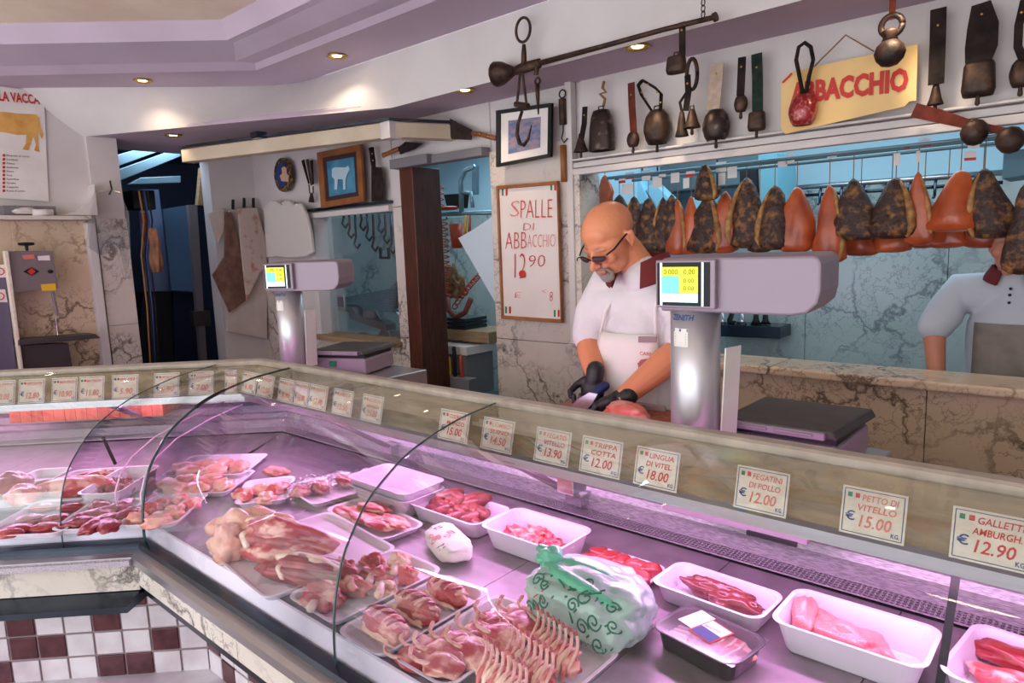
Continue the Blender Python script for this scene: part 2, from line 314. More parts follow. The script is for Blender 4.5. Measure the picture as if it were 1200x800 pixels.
slab(wall_back, M_marble, -5.5, -4.64, 2.985, 3.0, .2, 1.1); slab(wall_back, M_marble, -4.64, -3.68, 2.985, 3.01, .3, .98); slab(wall_back, M_marble, -5.5, -5.05, 2.985, 3.0, 1.1, 1.5)
# upper opening: white moulded frame
fr = MB(); fr.box(-2.16, XR, 2.955, 3.0, 1.998, 2.03); fr.box(-2.16, XR, 2.965, 3.0, 2.035, 2.062); fr.box(-2.16, XR, 2.94, 3.0, 2.068, 2.078)
struct(build('trim_1', fr, M_plaster, bevel=.003))
struct(build('trim_2', MB().box(-2.2, -2.16, 2.955, 3.0, 1.11, 2.47), M_plaster, bevel=.003))
struct(build('trim_3', MB().box(-2.16, -2.125, 2.965, 3.15, 1.1, 1.998).box(-2.2, -2.1, 2.93, 2.97, 1.095, 1.11), M_marble, bevel=.003))
# left window frame
fr = MB(); fr.box(-4.66, -3.68, 2.95, 3.0, 1.905, 1.945); fr.box(-4.66, -4.60, 2.96, 3.06, .98, 1.905)
struct(build('window_1', fr, M_plaster, bevel=.003)); struct(build('trim_4', MB().box(-4.62, -3.66, 2.93, 3.0, 1.955, 1.975), M_dksteel))
g = build('pane', MB().box(-4.60, -3.68, 3.08, 3.086, 1.0, 1.9), M_film, bpy.data.objects['window_1'])
g = build('window_sill', MB().box(-4.64, -3.66, 2.9, 3.12, .985, 1.02), M_oak, bpy.data.objects['window_1'], bevel=.004)
# door jamb and its metal header boxes
struct(build('door_1', MB().box(-3.56, -3.43, 2.96, 3.2, 0, 2.17), M_mahog, bevel=.004))
h = MB(); h.box(-3.58, -3.22, 2.90, 3.0, 2.165, 2.225); h.box(-3.20, -2.775, 2.92, 3.0, 2.165, 2.215)
build('header_plate', h, M_grey, bpy.data.objects['door_1'], bevel=.003)
# left side walls (X = -5.2 poster wall, pillar, X = -5.5 wall)
wl = MB(); wl.box(-5.4, -5.2, -2.2, 1.66, 0, 2.9); wl.box(-5.5, -5.18, 1.66, 1.845, 0, 2.9); wl.box(-5.65, -5.5, 2.62, 3.15, 0, 2.47)
wall_left = struct(build('wall_left', wl, M_plaster))
for y0, y1 in ((-.2, .55), (.55, 1.18), (1.18, 1.60)): slab(wall_left, M_marblew, -5.2, -5.18, y0, y1, .2, 1.915)
slab(wall_left, M_marble, -5.18, -5.155, 1.655, 1.845, .2, 1.2); slab(wall_left, M_marble, -5.18, -5.155, 1.655, 1.845, 1.2, 1.93)
struct(build('trim_5', MB().box(-5.2, -5.06, -.3, 1.60, 1.915, 1.94), M_marble, bevel=.004))
struct(build('trim_6', MB().box(-5.2, -5.13, 1.585, 1.64, .2, 1.9), M_plaster, bevel=.006))
q = MB(); arc = [(.23*(1-sin(a*pi/16)), 1.945+.2*(1-cos(a*pi/16))) for a in range(9)]
q.prism([(-5.2, 1.645-r, z) for r, z in arc]+[(-5.2, 1.645, 2.145), (-5.2, 1.645, 1.945)], [(-5.08, 1.645-r, z) for r, z in arc]+[(-5.08, 1.645, 2.145), (-5.08, 1.645, 1.945)])
struct(build('trim_7', q, M_plaster))
# ceilings: soffit over the staff side, fascia, main ceiling with stepped recess
P2 = lambda x, y, z: tuple(atz(x, y, z))
Dn, Cn = (-5.2, 1.66, 2.466), (-3.126, 2.575, 2.44)
sf = MB(); sf.prism([(-5.7, 1.4, 2.47), Dn, Cn, (-3.13, 2.58, 2.47), (XR, 2.58, 2.47), (XR, 3.2, 2.47), (-5.7, 3.2, 2.47)], [(-5.7, 1.4, 2.48), (-5.2, 1.67, 2.476), (-3.126, 2.59, 2.45), (-3.13, 2.59, 2.48), (XR, 2.59, 2.48), (XR, 3.2, 2.48), (-5.7, 3.2, 2.48)])
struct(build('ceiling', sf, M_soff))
A_, B_, B2 = (-4.126, 2.572, 2.73), (-5.274, 1.244, 2.73), (-5.9, .52, 2.73)
fa = MB(); tops = [np.array(p) for p in (B2, B_, A_, (-3.13, 2.572, 2.73), (XR, 2.572, 2.73))]; bots = [np.array(p) for p in ((-5.8, 1.4, 2.464), (-5.2, 1.655, 2.464), None, (-3.126, 2.572, 2.44), (XR, 2.572, 2.47))]
bots[2] = bots[1]+(bots[3]-bots[1])*.5; cs_t, cs_b = [], []
for i in range(4):
    for k in range(8): cs_t.append(tops[i]+(tops[i+1]-tops[i])*k/8); cs_b.append(bots[i]+(bots[i+1]-bots[i])*k/8)
for _ in range(3): cs_t, cs_b = [[c[0]]+[c[k]*.5+(c[k-1]+c[k+1])*.25 if 9 < k < 23 else c[k] for k in range(1, len(c)-1)]+[c[-1]] for c in (cs_t, cs_b)]
cs_t.append(tops[-1]); cs_b.append(bots[-1]); nc = len(cs_t); NR = 6
for j in range(NR+1): fa.v += [tuple(cs_t[k]+(cs_b[k]-cs_t[k])*j/NR) for k in range(nc)]
for j in range(NR): fa.f += [(j*nc+k, j*nc+k+1, (j+1)*nc+k+1, (j+1)*nc+k) for k in range(nc-1)]
struct(build('trim_8', fa, M_plaster, smooth=True))
# stepped recess: loops at increasing height, built as strips along the two directions
mc = MB(); d45 = np.array([-1, -1, 0])/sqrt(2)
lv = [((342, 101), 2.73), ((300, 82.5), 2.73), ((299, 74), 2.755), ((276, 72), 2.762), ((274, 50), 2.80), ((266, 47), 2.805), ((259, 23), 2.90)]
K = [atz(p[0], p[1], z) for p, z in lv]
for i in range(len(K)-1):
    a, b = K[i], K[i+1]; la, lb = a+d45*3.2, b+d45*3.2; ra, rb = np.array([XR, a[1], a[2]]), np.array([XR, b[1], b[2]])
    mc.add([la, a, b, lb], [(0, 1, 2, 3)]); mc.add([a, ra, rb, b], [(0, 1, 2, 3)])
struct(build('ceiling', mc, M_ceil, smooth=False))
t = K[-1]; tp = MB(); e = t+d45*3.2
tp.prism([t, (XR, t[1], 2.9), (XR, -2.2, 2.9), (e[0], -2.2, 2.9), e], [t+np.array([0, 0, .08]), (XR, t[1], 2.98), (XR, -2.2, 2.98), (e[0], -2.2, 2.98), e+np.array([0, 0, .08])])
struct(build('ceiling', tp, M_cream))
struct(build('wall_right', MB().box(XR, XR+.1, -2.2, 3.2, 0, 2.98), M_plaster))
# metal box beam hanging below the soffit edge
bz0, bz1 = 2.29, 2.375
M_beam = mat('beam_cream', (206, 192, 168), .55, n=4, col2=(190, 174, 148))
pa, pb, pc = np.array(aty(458, 150, 2.60))[:2], np.array([-4.83, 2.12]), np.array([-3.02, 2.97])
def beamseg(a, b, w_, z0, z1, mb):
    d = (b-a)/np.linalg.norm(b-a); n_ = np.array([-d[1], d[0]])
    if n_[1] < 0: n_ = -n_
    mb.prism([(*a, z0), (*b, z0), (*(b+n_*w_), z0), (*(a+n_*w_), z0)], [(*a, z1), (*b, z1), (*(b+n_*w_), z1), (*(a+n_*w_), z1)])
mb = MB(); beamseg(pa, pb, .09, bz0, bz1, mb); beamseg(pa, pc, .09, bz0, bz1, mb)
bo = build('shutter_beam', mb, M_beam, bevel=.004); tag(bo, 'cream metal box beam of the rolling shutter under the soffit edge', 'beam')
mb = MB(); beamseg(pa-[0, .01], pb-[0, .01], .02, bz1+.006, bz1+.022, mb); beamseg(pa-[0, .01], pc, .02, bz1+.006, bz1+.022, mb); mb.box(pa[0]-1.0, pa[0]-.92, pa[1]-.32, pa[1]-.25, bz1+.0, bz1+.04)
build('runner', mb, M_dksteel, bo); build('end_cap', MB().box(pa[0]-.075, pa[0]+.012, pa[1]-.02, pa[1]+.07, bz0-.008, bz1+.004), M_plaster, bo, bevel=.004)
# rooms behind
struct(build('wall_rear', MB().box(-5.6, XR, 4.6, 4.7, 0, 2.62), M_blueroom)); wr = bpy.data.objects['wall_rear']
for i in range(2): pass
for i in range(9): x0 = -5.4+i*.78; slab(wr, M_marbleb, x0, x0+.78, 4.575, 4.6, .3, 1.93)
struct(build('ceiling', MB().box(-5.6, XR, 3.2, 4.7, 2.62, 2.7), M_blueroom)); struct(build('wall_side', MB().box(-5.62, -5.5, 3.15, 4.7, 0, 2.62), M_blueroom)); struct(build('wall_far_side', MB().box(XR, XR+.1, 3.15, 4.7, 0, 2.7), M_blueroom))
struct(build('wall_partition', MB().box(-2.5, -2.4, 3.16, 4.6, 0, 2.62), M_blueroom))
wp = bpy.data.objects['wall_partition']; slab(wp, M_marbleb, -2.52, -2.5, 3.2, 3.85, .4, 1.75); slab(wp, M_marbleb, -2.52, -2.5, 3.85, 4.55, .4, 1.75)
for y0_, y1_ in ((3.16, 3.85), (3.85, 4.58)): slab(bpy.data.objects['wall_side'], M_marbleb, -5.50, -5.48, y0_, y1_, .4, 2.1)
# passage on the left
pw = MB(); pw.box(-7.6, -7.5, 1.2, 4, 0, 2.7); pw.box(-7.6, -5.5, 4, 4.1, 0, 2.7); pw.box(-7.6, -5.4, 1.1, 1.2, 0, 2.7); pw.box(-7.6, -5.3, 1.2, 4.1, 2.62, 2.7)
struct(build('wall_passage', pw, mat('passage_paint', (74, 86, 112), .8)))
# ================================================================== DOWNLIGHTS
def downlight(p, e, label):
    t = thing('ceiling_spotlight', p, label, 'spotlight', 'recessed spotlights')
    build('trim_ring', MB().lathe([(.052, 0), (.056, -.006), (.05, -.01), (.038, -.004), (.036, .03), (.03, .03)], (0, 0, 0), 28, caps=False), M_brass, t, True, True)
    build('lamp', MB().lathe([(.001, -.004), (.024, -.004), (.028, .02)], (0, 0, .0), 20), M_lamp, t, True, True)
    l = bpy.data.lights.new('spot', 'SPOT'); l.energy = e; l.color = (1, .80, .58); l.spot_size = 2.1; l.spot_blend = .8; l.shadow_soft_size = .03
    o = bpy.data.objects.new('spot', l); COL.objects.link(o); o.location = (p[0], p[1], p[2]-.02)
downlight(atz(395, 65, 2.728), 4, 'brass-rimmed spotlight in the pink-lit ceiling right of the recess corner')
downlight(atz(167, 94, 2.728), 4, 'brass-rimmed spotlight in the ceiling above the white fascia at left')
downlight(atz(545, 105, 2.468), 7, 'lit spotlight in the low soffit left of the iron steelyard')
downlight(atz(747, 54, 2.468), 10, 'lit spotlight in the low soffit behind the steelyard beam')
downlight(atz(203, 158, 2.465), 2, 'small spotlight in the soffit over the dark passage')
downlight((-.6, 2.72, 2.468), 9, 'spotlight in the soffit over the right of the counter')

# ================================================================== DISPLAY CASES
def cC(y): return -2.747-1.761*(y-.66)
def kp(y): return np.array([cC(y)+y, y])
XE = .75; SL = 2.6
def main_ext(prof, x0=None, x1=XE, m=None):
    """profile (y,z) swept along the long counter, mitred at the corner"""
    m = m or MB(); a = [((cC(y)+y) if x0 is None else x0, y, z) for y, z in prof]
    return m.prism(a, [(x1, y, z) for y, z in prof])
def left_ext(prof, s0=None, s1=SL, m=None):
    m = m or MB(); u = -np.array([1, 1])/sqrt(2)
    def at(y, z, s): k = kp(y); k0 = kp(.66); off = ((k-k0)@u); p = k+u*(s-off if s is not None else 0); return (p[0], p[1], z)
    return m.prism([at(y, z, s0) for y, z in prof], [at(y, z, s1) for y, z in prof])
def lp(s, y, z):  # point on the left case, s measured along from the front corner
    u = -np.array([1, 1])/sqrt(2); k = kp(.66); n_ = np.array([-1, 1])/sqrt(2); dd = (cC(.66)-cC(y))/sqrt(2)
    q = k+u*s+n_*dd; return np.array([q[0], q[1], z])
GP = [(.70, .818), (.702, .896), (.714, .963), (.74, 1.03), (.775, 1.075), (.822, 1.119), (.887, 1.153), (.983, 1.185), (1.126, 1.204), (1.226, 1.209), (1.39, 1.206)]
def gofs(d):
    out = []
    for i, (y, z) in enumerate(GP):
        a = GP[max(i-1, 0)]; b = GP[min(i+1, len(GP)-1)]; t_ = np.array([b[0]-a[0], b[1]-a[1]]); t_ /= np.linalg.norm(t_); out.append((y+t_[1]*d, z-t_[0]*d))
    return out
PF = {
 'front_ledge': ([(.655, .775), (.655, .797), (.668, .803), (.735, .812), (.735, .775)], M_trimst),
 'glass_channel': ([(.685, .80), (.685, .822), (.712, .826), (.712, .80)], M_dksteel),
 'deck_edge': ([(.714, .80), (.716, .815), (.730, .862), (.735, .864), (.735, .80)], M_edge),  # front face sloped to catch the lamp light
 'rear_step': ([(1.582, .84), (1.582, .905), (1.592, .912), (1.60, .93), (1.612, .934), (1.612, .965), (1.625, .975), (1.64, .985), (1.66, .985), (1.66, .84)], M_steel),
 'rear_worktop': ([(1.60, .988), (1.60, 1.012), (2.0, 1.012), (2.0, .988)], M_trimst),
 'price_shelf': ([(1.268, 1.112), (1.266, 1.118), (1.392, 1.197), (1.40, 1.197), (1.40, 1.19)], M_band),
 'shelf_lip': ([(1.252, 1.104), (1.252, 1.113), (1.268, 1.119), (1.272, 1.110)], M_trimst),
 'top_rail': ([(1.388, 1.198), (1.388, 1.214), (1.395, 1.219), (1.425, 1.219), (1.43, 1.214), (1.43, 1.19), (1.40, 1.19)], M_rail),
 'lower_body': ([(.93, .22), (.93, .72), (1.9, .72), (1.9, .22)], M_grout),
 'back_body': ([(1.665, .0), (1.665, .985), (1.9, .985), (1.9, .0)], M_trimst),
 'body_floor': ([(.70, .72), (.70, .775), (1.66, .775), (1.66, .72)], M_dksteel),
}
cases = []
for side, fn, lab in ((0, main_ext, 'long glass-fronted meat display case running to the right edge'), (1, left_ext, 'shorter glass display case at the left of the corner')):
    base = (-1.0, 1.1, 0) if side == 0 else (-3.4, .1, 0)
    t = thing('display_case', base, lab, 'display case'); cases.append(t)
    for k, (pf, m) in PF.items(): build(k, fn(pf), m, t)
    build('tube_fixture', fn([(1.27, 1.082), (1.27, 1.108), (1.305, 1.112), (1.305, 1.082)]), M_trimst, t)
    build('plinth', fn([(.80, 0), (.80, .215), (.93, .222), (1.9, .222), (1.9, 0)]), M_tw, t)
    # perforated grille along the rear of the deck
    g_ = MB(); rows, cw = 4, .0105
    L0 = kp(1.53)[0] if side == 0 else .55
    for r in range(rows+1):
        y = 1.532+r*.0115; pf = [(y-.003, .866), (y-.003, .870), (y+.003, .870), (y+.003, .866)]
        fn(pf, m=g_)
    nn_ = int((XE-(-2.5))/cw) if side == 0 else 200
    for i in range(nn_):
        if side == 0: x = -2.6+i*cw; g_.box(x-.0032, x+.0032, 1.53, 1.58, .866, .870)
        else:
            s_ = .55+i*cw; a = lp(s_, 1.53, .866); b = lp(s_, 1.58, .866); u = -np.array([1, 1, 0])/sqrt(2)*.0032; up_ = np.array([0, 0, .004])
            g_.prism([a-u, a+u, b+u, b-u], [a-u+up_, a+u+up_, b+u+up_, b-u+up_])
    go = build('perforated_grille', g_, M_steel, t, fix=False); go['kind'] = 'stuff'
    build('grille_backing', fn([(1.53, .845), (1.53, .855), (1.585, .855), (1.585, .845)]), M_dark, t)  # dark sheet standing in for the shade inside the holes
Mc, Lc = cases
# deck plates
js = sorted([atz(617, 659, .86)[0], atz(747, 752, .86)[0], atz(1012, 795, .86)[0]]); js = [js[0]-1.15, js[0]-.78, js[0]-.39]+js+[js[-1]+.39, XE]
for i in range(len(js)-1): build('deck_plate', MB().box(js[i]+.001, js[i+1]-.001, .737, 1.528, .845, .86), M_deck, Mc, bevel=.001)
build('deck_plate', main_ext([(.737, .845), (.737, .859), (1.528, .859), (1.528, .845)], x1=js[0]-.001), M_deck, Mc)
for i in range(6): build('deck_plate', left_ext([(.737, .845), (.737, .859), (1.528, .859), (1.528, .845)], s0=(None if i == 0 else .40*i+.001), s1=.40*(i+1)-.001), M_deck, Lc)
# shelf brackets
def bracket(p0, p1, wd, par):
    p0, p1 = np.array(p0), np.array(p1); wd = np.array(wd); d = np.cross(p1-p0, wd); d = d/np.linalg.norm(d)*.012
    build('shelf_bracket', MB().hexa([p0-wd, p0+wd, p1+wd, p1-wd, p0-wd+d, p0+wd+d, p1+wd+d, p1-wd+d]), M_body, par, bevel=.002)
for px in (602, 383, 1450):
    x = aty(px, 533, 1.29)[0]; bracket((x, 1.275, 1.10), (x-.0, 1.57, .91), (.022, 0, 0), Mc)
    build('bracket_foot', MB().box(x-.03, x+.03, 1.545, 1.60, .885, .92), M_chrome, Mc, bevel=.002)
xf = aty(728, 583, 1.55)[0]; build('rail_clip', MB().box(xf-.03, xf+.02, 1.30, 1.36, 1.03, 1.09), M_chrome, Mc, bevel=.003)
x0, x1 = aty(778, 590, 1.45)[0], aty(948, 625, 1.45)[0]
build('switch_panel', MB().box(x0, x1, 1.44, 1.46, .99, 1.10), M_body, Mc, bevel=.003)
build('sliding_slot', MB().box(x1-.13, x1-.02, 1.432, 1.44, .985, .994), M_black, Mc)
for s_ in (.45, 1.75):
    a, b = lp(s_, 1.275, 1.10), lp(s_-.05, 1.57, .91); bracket(a, b, -np.array([1, 1, 0])/sqrt(2)*.022, Lc)
# stainless side shelves seen at the corner
# glass panes (curved, 6 mm) and their green edges
def pane_between(e0, e1, name, m, par, th=.006):
    """e0,e1: functions (y,z)->point for the two vertical edges"""
    o_, i_ = GP, gofs(th); mb = MB(); n_ = len(GP)
    vs = [e0(*p) for p in o_]+[e1(*p) for p in o_]+[e0(*p) for p in i_]+[e1(*p) for p in i_]; fs = []
    for k in range(n_-1):
        fs += [(k, k+1, n_+k+1, n_+k), (2*n_+k, 3*n_+k, 3*n_+k+1, 2*n_+k+1), (k, 2*n_+k, 2*n_+k+1, k+1), (n_+k, n_+k+1, 3*n_+k+1, 3*n_+k)]
    mb.add(vs, fs); o = build(name, mb, m, par, smooth=False, fix=False)
    for i, p in enumerate(o.data.polygons): p.use_smooth = (i % 4 < 2)
    return o
def smoothGP():
    P = GP; out = []
    for i in range(len(P)-1):
        p0, p1, p2, p3 = [np.array(P[max(0, min(len(P)-1, i+k))]) for k in (-1, 0, 1, 2)]
        for s_ in (0, .25, .5, .75):
            out.append(tuple(.5*((2*p1)+(p2-p0)*s_+(2*p0-5*p1+4*p2-p3)*s_**2+(3*p1-p0-3*p2+p3)*s_**3)))
    return out+[P[-1]]
GP = smoothGP()
mitre = lambda y, z: (-2.087-(y-.68)*.445-.0, y, z)
jt = lambda y, z: (-1.126-(y-.69)*.255, y, z)
jt2 = lambda y, z: (-1.122-(y-.69)*.255, y, z)
endr = lambda y, z: (XE, y, z)
pane_between(mitre, jt, 'glass_pane', M_glass, Mc); pane_between(jt2, endr, 'glass_pane', M_glass, Mc)
mit2 = lambda y, z: (-2.094-(y-.68)*.445, y, z)
lj = lambda y, z: tuple(lp(.22-(y-.7)*.25, y, z)); lj2 = lambda y, z: tuple(lp(.224-(y-.7)*.25, y, z)); le = lambda y, z: tuple(lp(2.6, y, z))
pane_between(mit2, lj, 'glass_pane', M_glass, Lc); pane_between(lj2, le, 'glass_pane', M_glass, Lc)
def edge(fn, name, par, r, m): build(name, MB().tube([fn(y, z) for y, z in GP], r, 6), m, par, smooth=True)
edge(mitre, 'pane_edge', Mc, .0042, M_dkglass); edge(jt, 'pane_edge', Mc, .0024, M_dkglass); edge(lj, 'pane_edge', Lc, .002, M_dkglass)
pts = [mitre(*p) for p in GP]; 
kk = [i for i, p in enumerate(GP) if .93 < p[0] < 1.08]; build('hinge_clip', MB().tube([pts[i] for i in kk], .006, 8), M_black, Mc, smooth=True)
# inner acrylic dividers
def divider(base0, d, h, top, par, name='acrylic_divider', m=None, k=1.0):
    prof = [(0, 0), (0, .10), (.03, .17), (.09, .22), (.20, .26), (.40, .28), (.62, .28), (.62, 0)]
    b0 = np.array(base0); d = np.array(d); n_ = np.array([-d[1], d[0], 0])*.003
    a = [b0+d*x*k+np.array([0, 0, z*h/.28]) for x, z in prof]; build(name, MB().prism(a, [p+n_ for p in a]), m or M_acryl, par)
    build('divider_edge', MB().tube(a[:-1], .0025, 6), M_acryl2, par, smooth=True)
M_acryl2 = mat('acrylic_edge', (236, 190, 226), .2, coat=.5)
divider(lp(.12, .80, .862), ((-1.0, 1.4, 0)/np.linalg.norm((-1.0, 1.4, 0))), .20, 0, Lc, k=1.1); divider(lp(.02, .76, .862), (np.array((-.6, .9, 0))/np.linalg.norm((-.6, .9, 0))), .21, 0, Mc, k=1.0)
# black clips / dark divider rod at the right
a = atz(1122, 665, 1.06); b = atz(1100, 812, .865)
build('divider_post', MB().strip([tuple(a), tuple(b)], .013, (0, -.9, .4), .006), M_black, Mc)
build('divider_post', MB().tube([atc(121, 513, -3.35), atc(135, 543, -3.45)], .006, 8), M_black, Lc)
# marble fronts
for x0, x1 in ((-2.1, -1.5), (-1.5, -.7), (-.7, .1), (.1, .75)):
    if x0 == -2.1: mm = main_ext([(.672, .70), (.672, .775), (.69, .775), (.69, .70)], x1=x1-.001)
    else: mm = MB().box(x0+.001, x1-.001, .672, .69, .70, .775)
    build('marble_slab', mm, M_marble, Mc)
for i in range(3): build('marble_slab', left_ext([(.672, .686), (.672, .775), (.69, .775), (.69, .686)], s0=(None if i == 0 else .85*i+.001), s1=.85*(i+1)-.001), M_marble, Lc)
build('bag_shelf', left_ext([(.62, .65), (.62, .668), (.67, .683), (.93, .683), (.93, .65)], s0=None), M_dksteel, Lc)
build('bag_shelf', main_ext([(.68, .672), (.68, .70), (.93, .70), (.93, .672)]), M_dksteel, Mc)
build('glass_underrail', left_ext([(.645, .775), (.645, .792), (.70, .80), (.70, .775)]), M_steel, Lc)
# mosaic tiles on the lower bodies
pat = ['WDWWDWW', 'DDWWWDW', 'WWWDDWW', 'DWWWWDW']  # from left towards the corner
PL = ['WWDWWDWDWWDWW', 'WDWDDWWWDWWDW', 'DWDWWWDDWWWDW', 'WWDWDWWDWWDWD']
tp_ = .0945; tz_ = .0855
ROWL = ['WWDWWDWWDWWDWW', 'WWWDWWDWWDWWDW', 'WDWWWDDWWDWDWW', 'WWDDWWWDWWDWWD']; ROWM = ['WDWWDWDWWDWWDW', 'WWDWWDWWDWDWWD', 'DWWDWWDWWDWWDW', 'WDWWWDWDWWDWWD']
s0_ = -((kp(.66)-kp(.93))@(-np.array([1, 1])/sqrt(2)))
for r in range(4):
    z0 = .2155+(3-r)*tz_; z1 = z0+tz_; g2 = .0035
    for i in range(14):
        sc = s0_+i*tp_; j = random.uniform(-.001, .001)
        lo_ = [lp(s_, .93, z_) for s_, z_ in ((sc+g2, z0+g2), (sc+tp_-g2, z0+g2), (sc+tp_-g2, z1-g2), (sc+g2, z1-g2))]; hi_ = [p+np.array([1, -1, 0])/sqrt(2)*(.006+j) for p in lo_]
        build('tile', MB().prism(lo_, hi_), M_td if ROWL[r][i] == 'D' else M_tw, Lc, bevel=.002)
        x0 = kp(.93)[0]+.005+i*tp_
        if x0 < -.9: build('tile', MB().box(x0+g2, x0+tp_-g2, .923+j, .93, z0+g2, z1-g2), M_td if ROWM[r][i] == 'D' else M_tw, Mc, bevel=.002)

# ================================================================== PRICE TAGS
def bandpt(X, v): return np.array([X, 1.262-.004+(v)*.128, 1.117+.006+v*.081])
tags = [(1119, 1215, 'GALLETTI|AMBURGH.|12.90', 0), (994, 1068, 'PETTO DI|VITELLO|15.00', 1), (873, 933, 'FEGATINI|DI POLLO|12.00', 2), (757, 807, 'LINGUA|DI VITEL.|18.00', 0), (694, 741, 'TRIPPA|COTTA|12.00', 0),
        (641, 681, 'FEGATO|VITELLO|13.90', 0), (579, 615, 'LOMBO|SUINO|14.50', 1), (529, 563, 'CUORE DI|MANZO|15.00', 0), (438, 462, 'BISTECCA|MANZO|25.00', 1), (404, 427, 'ARISTA|13.50', 2), (376, 397, 'POLPA|17.90', 1), (359, 375, 'PETTO|13.90', 2), (340, 358, 'MILZA|9.90', 2), (315, 334, 'CODA|12.50', 1), (297, 314, 'OSSI|6.90', 1)]
posn = ['second', 'third', 'fourth', 'fifth', 'sixth', 'seventh', 'eighth', 'ninth', 'tenth', 'eleventh', 'twelfth', 'thirteenth', 'fourteenth', 'fifteenth']
def make_tag(o, R, U, W, H, txt, fade, label, detail=True):
    R, U = np.array(R, float), np.array(U, float); N_ = np.cross(R, U); N_ /= np.linalg.norm(N_); o = np.array(o, float)
    pt = lambda a, b, e=0: o+R*a*W+U*b*H+N_*e
    c = build('price_tag', MB().prism([pt(0, 0), pt(1, 0), pt(1, 1), pt(0, 1)], [pt(0, 0, .0025), pt(1, 0, .0025), pt(1, 1, .0025), pt(0, 1, .0025)]), M_tagcard)
    tag(c, label, 'price tag', 'price tags on the display cases')
    e = .0031; ink = M_redl if fade else M_red
    bd = MB(); l_ = [(.04, .05), (.96, .05), (.96, .95), (.04, .95), (.04, .05)]
    for i in range(4):
        a_, b_ = l_[i], l_[i+1]; bd.strip([pt(*a_, e), pt(*b_, e)], .0013, N_, .0003)
    build('border_line', bd, M_blue, c)
    build('green_mark', MB().prism([pt(.09, .78, e), pt(.16, .78, e), pt(.16, .88, e), pt(.09, .88, e)], [pt(.09, .78, e+.0003), pt(.16, .78, e+.0003), pt(.16, .88, e+.0003), pt(.09, .88, e+.0003)]), M_green, c)
    build('red_mark', MB().prism([pt(.21, .78, e), pt(.28, .78, e), pt(.28, .88, e), pt(.21, .88, e)], [pt(.21, .78, e+.0003), pt(.28, .78, e+.0003), pt(.28, .88, e+.0003), pt(.21, .88, e+.0003)]), M_red, c)
    ls = txt.split('|'); mb = MB(); ww = (.58, .62)
    for i, s_ in enumerate(ls[:-1]):
        y = .76-.21*i; text_mb(s_, pt(.32 if i == 0 else .26, y-.02, e), R, U+R*.0, H*.135, width=W*(.56 if i == 0 else .60), shear=.15, bold=.012, mb=mb)
    text_mb(ls[-1], pt(.30, .20, e), R, U, H*.25, width=W*.50, shear=.2, bold=.012, mb=mb)
    build('handwriting', mb, ink, c); mb = MB()
    text_mb('€', pt(.08, .30, e), R, U, H*.19, width=W*.15, bold=.01, mb=mb); text_mb('KG.', pt(.80, .10, e), R, U, H*.09, width=W*.13, bold=.02, mb=mb)
    build('printed_mark', mb, M_blue, c)
for i, (a, b, txt, fd) in enumerate(tags):
    ym = 474+.18*((a+b)/2-600)+(30 if a > 500 else 16)
    Xa = aty(a, np.interp(a, [300, 600, 900, 1150], [452, 509, 580, 642]), 1.31)[0]; Xb = aty(b, np.interp(b, [300, 600, 900, 1150], [452, 509, 580, 642]), 1.31)[0]
    wd = min(Xb-Xa, .115)
    U = np.array([0, .02, .08]); U /= np.linalg.norm(U)
    o = (Xb-wd if a < 1000 else Xa, 1.256, 1.119)
    pr = txt.split('|')[-1]
    make_tag(o, (1, 0, 0), U, wd, .084, txt, fd > 0, f'price card marked {txt.replace("|", " ").lower()}, ' + ('first' if i == 0 else posn[i-1]) + ' from right on long case')
ltags = [(270, 284, 'ALI|5.50'), (229, 257, 'CIOCCE|7.00'), (189, 218, 'POLLO|6.90'), (141, 171, 'FUSI|5.90'), (103, 132, 'MACINATO|11.80'), (72, 101, 'MAGRO|10.90'), (34, 64, 'SPEZZATO|12.80'), (0, 30, 'FILETTO|30.00')]
for i, (a, b, txt) in enumerate(ltags):
    c_ = cC(1.30); pa_ = atc(a, 454-a*.035, c_); pb_ = atc(b, 454-b*.035, c_)
    R = np.array([1, 1, 0])/sqrt(2); wd = (pb_-pa_)@R; o = pa_.copy(); o[2] = 1.119
    o = o+np.array([1, -1, 0])/sqrt(2)*.075
    U = np.array([-.02, .02, .1]); U /= np.linalg.norm(U)
    make_tag(o, R, U, wd, .092, txt, True, f'faded price card marked {txt.replace("|", " ").lower()}, ' + ('first' if i == 0 else posn[i-1]) + ' from the corner on the left case')
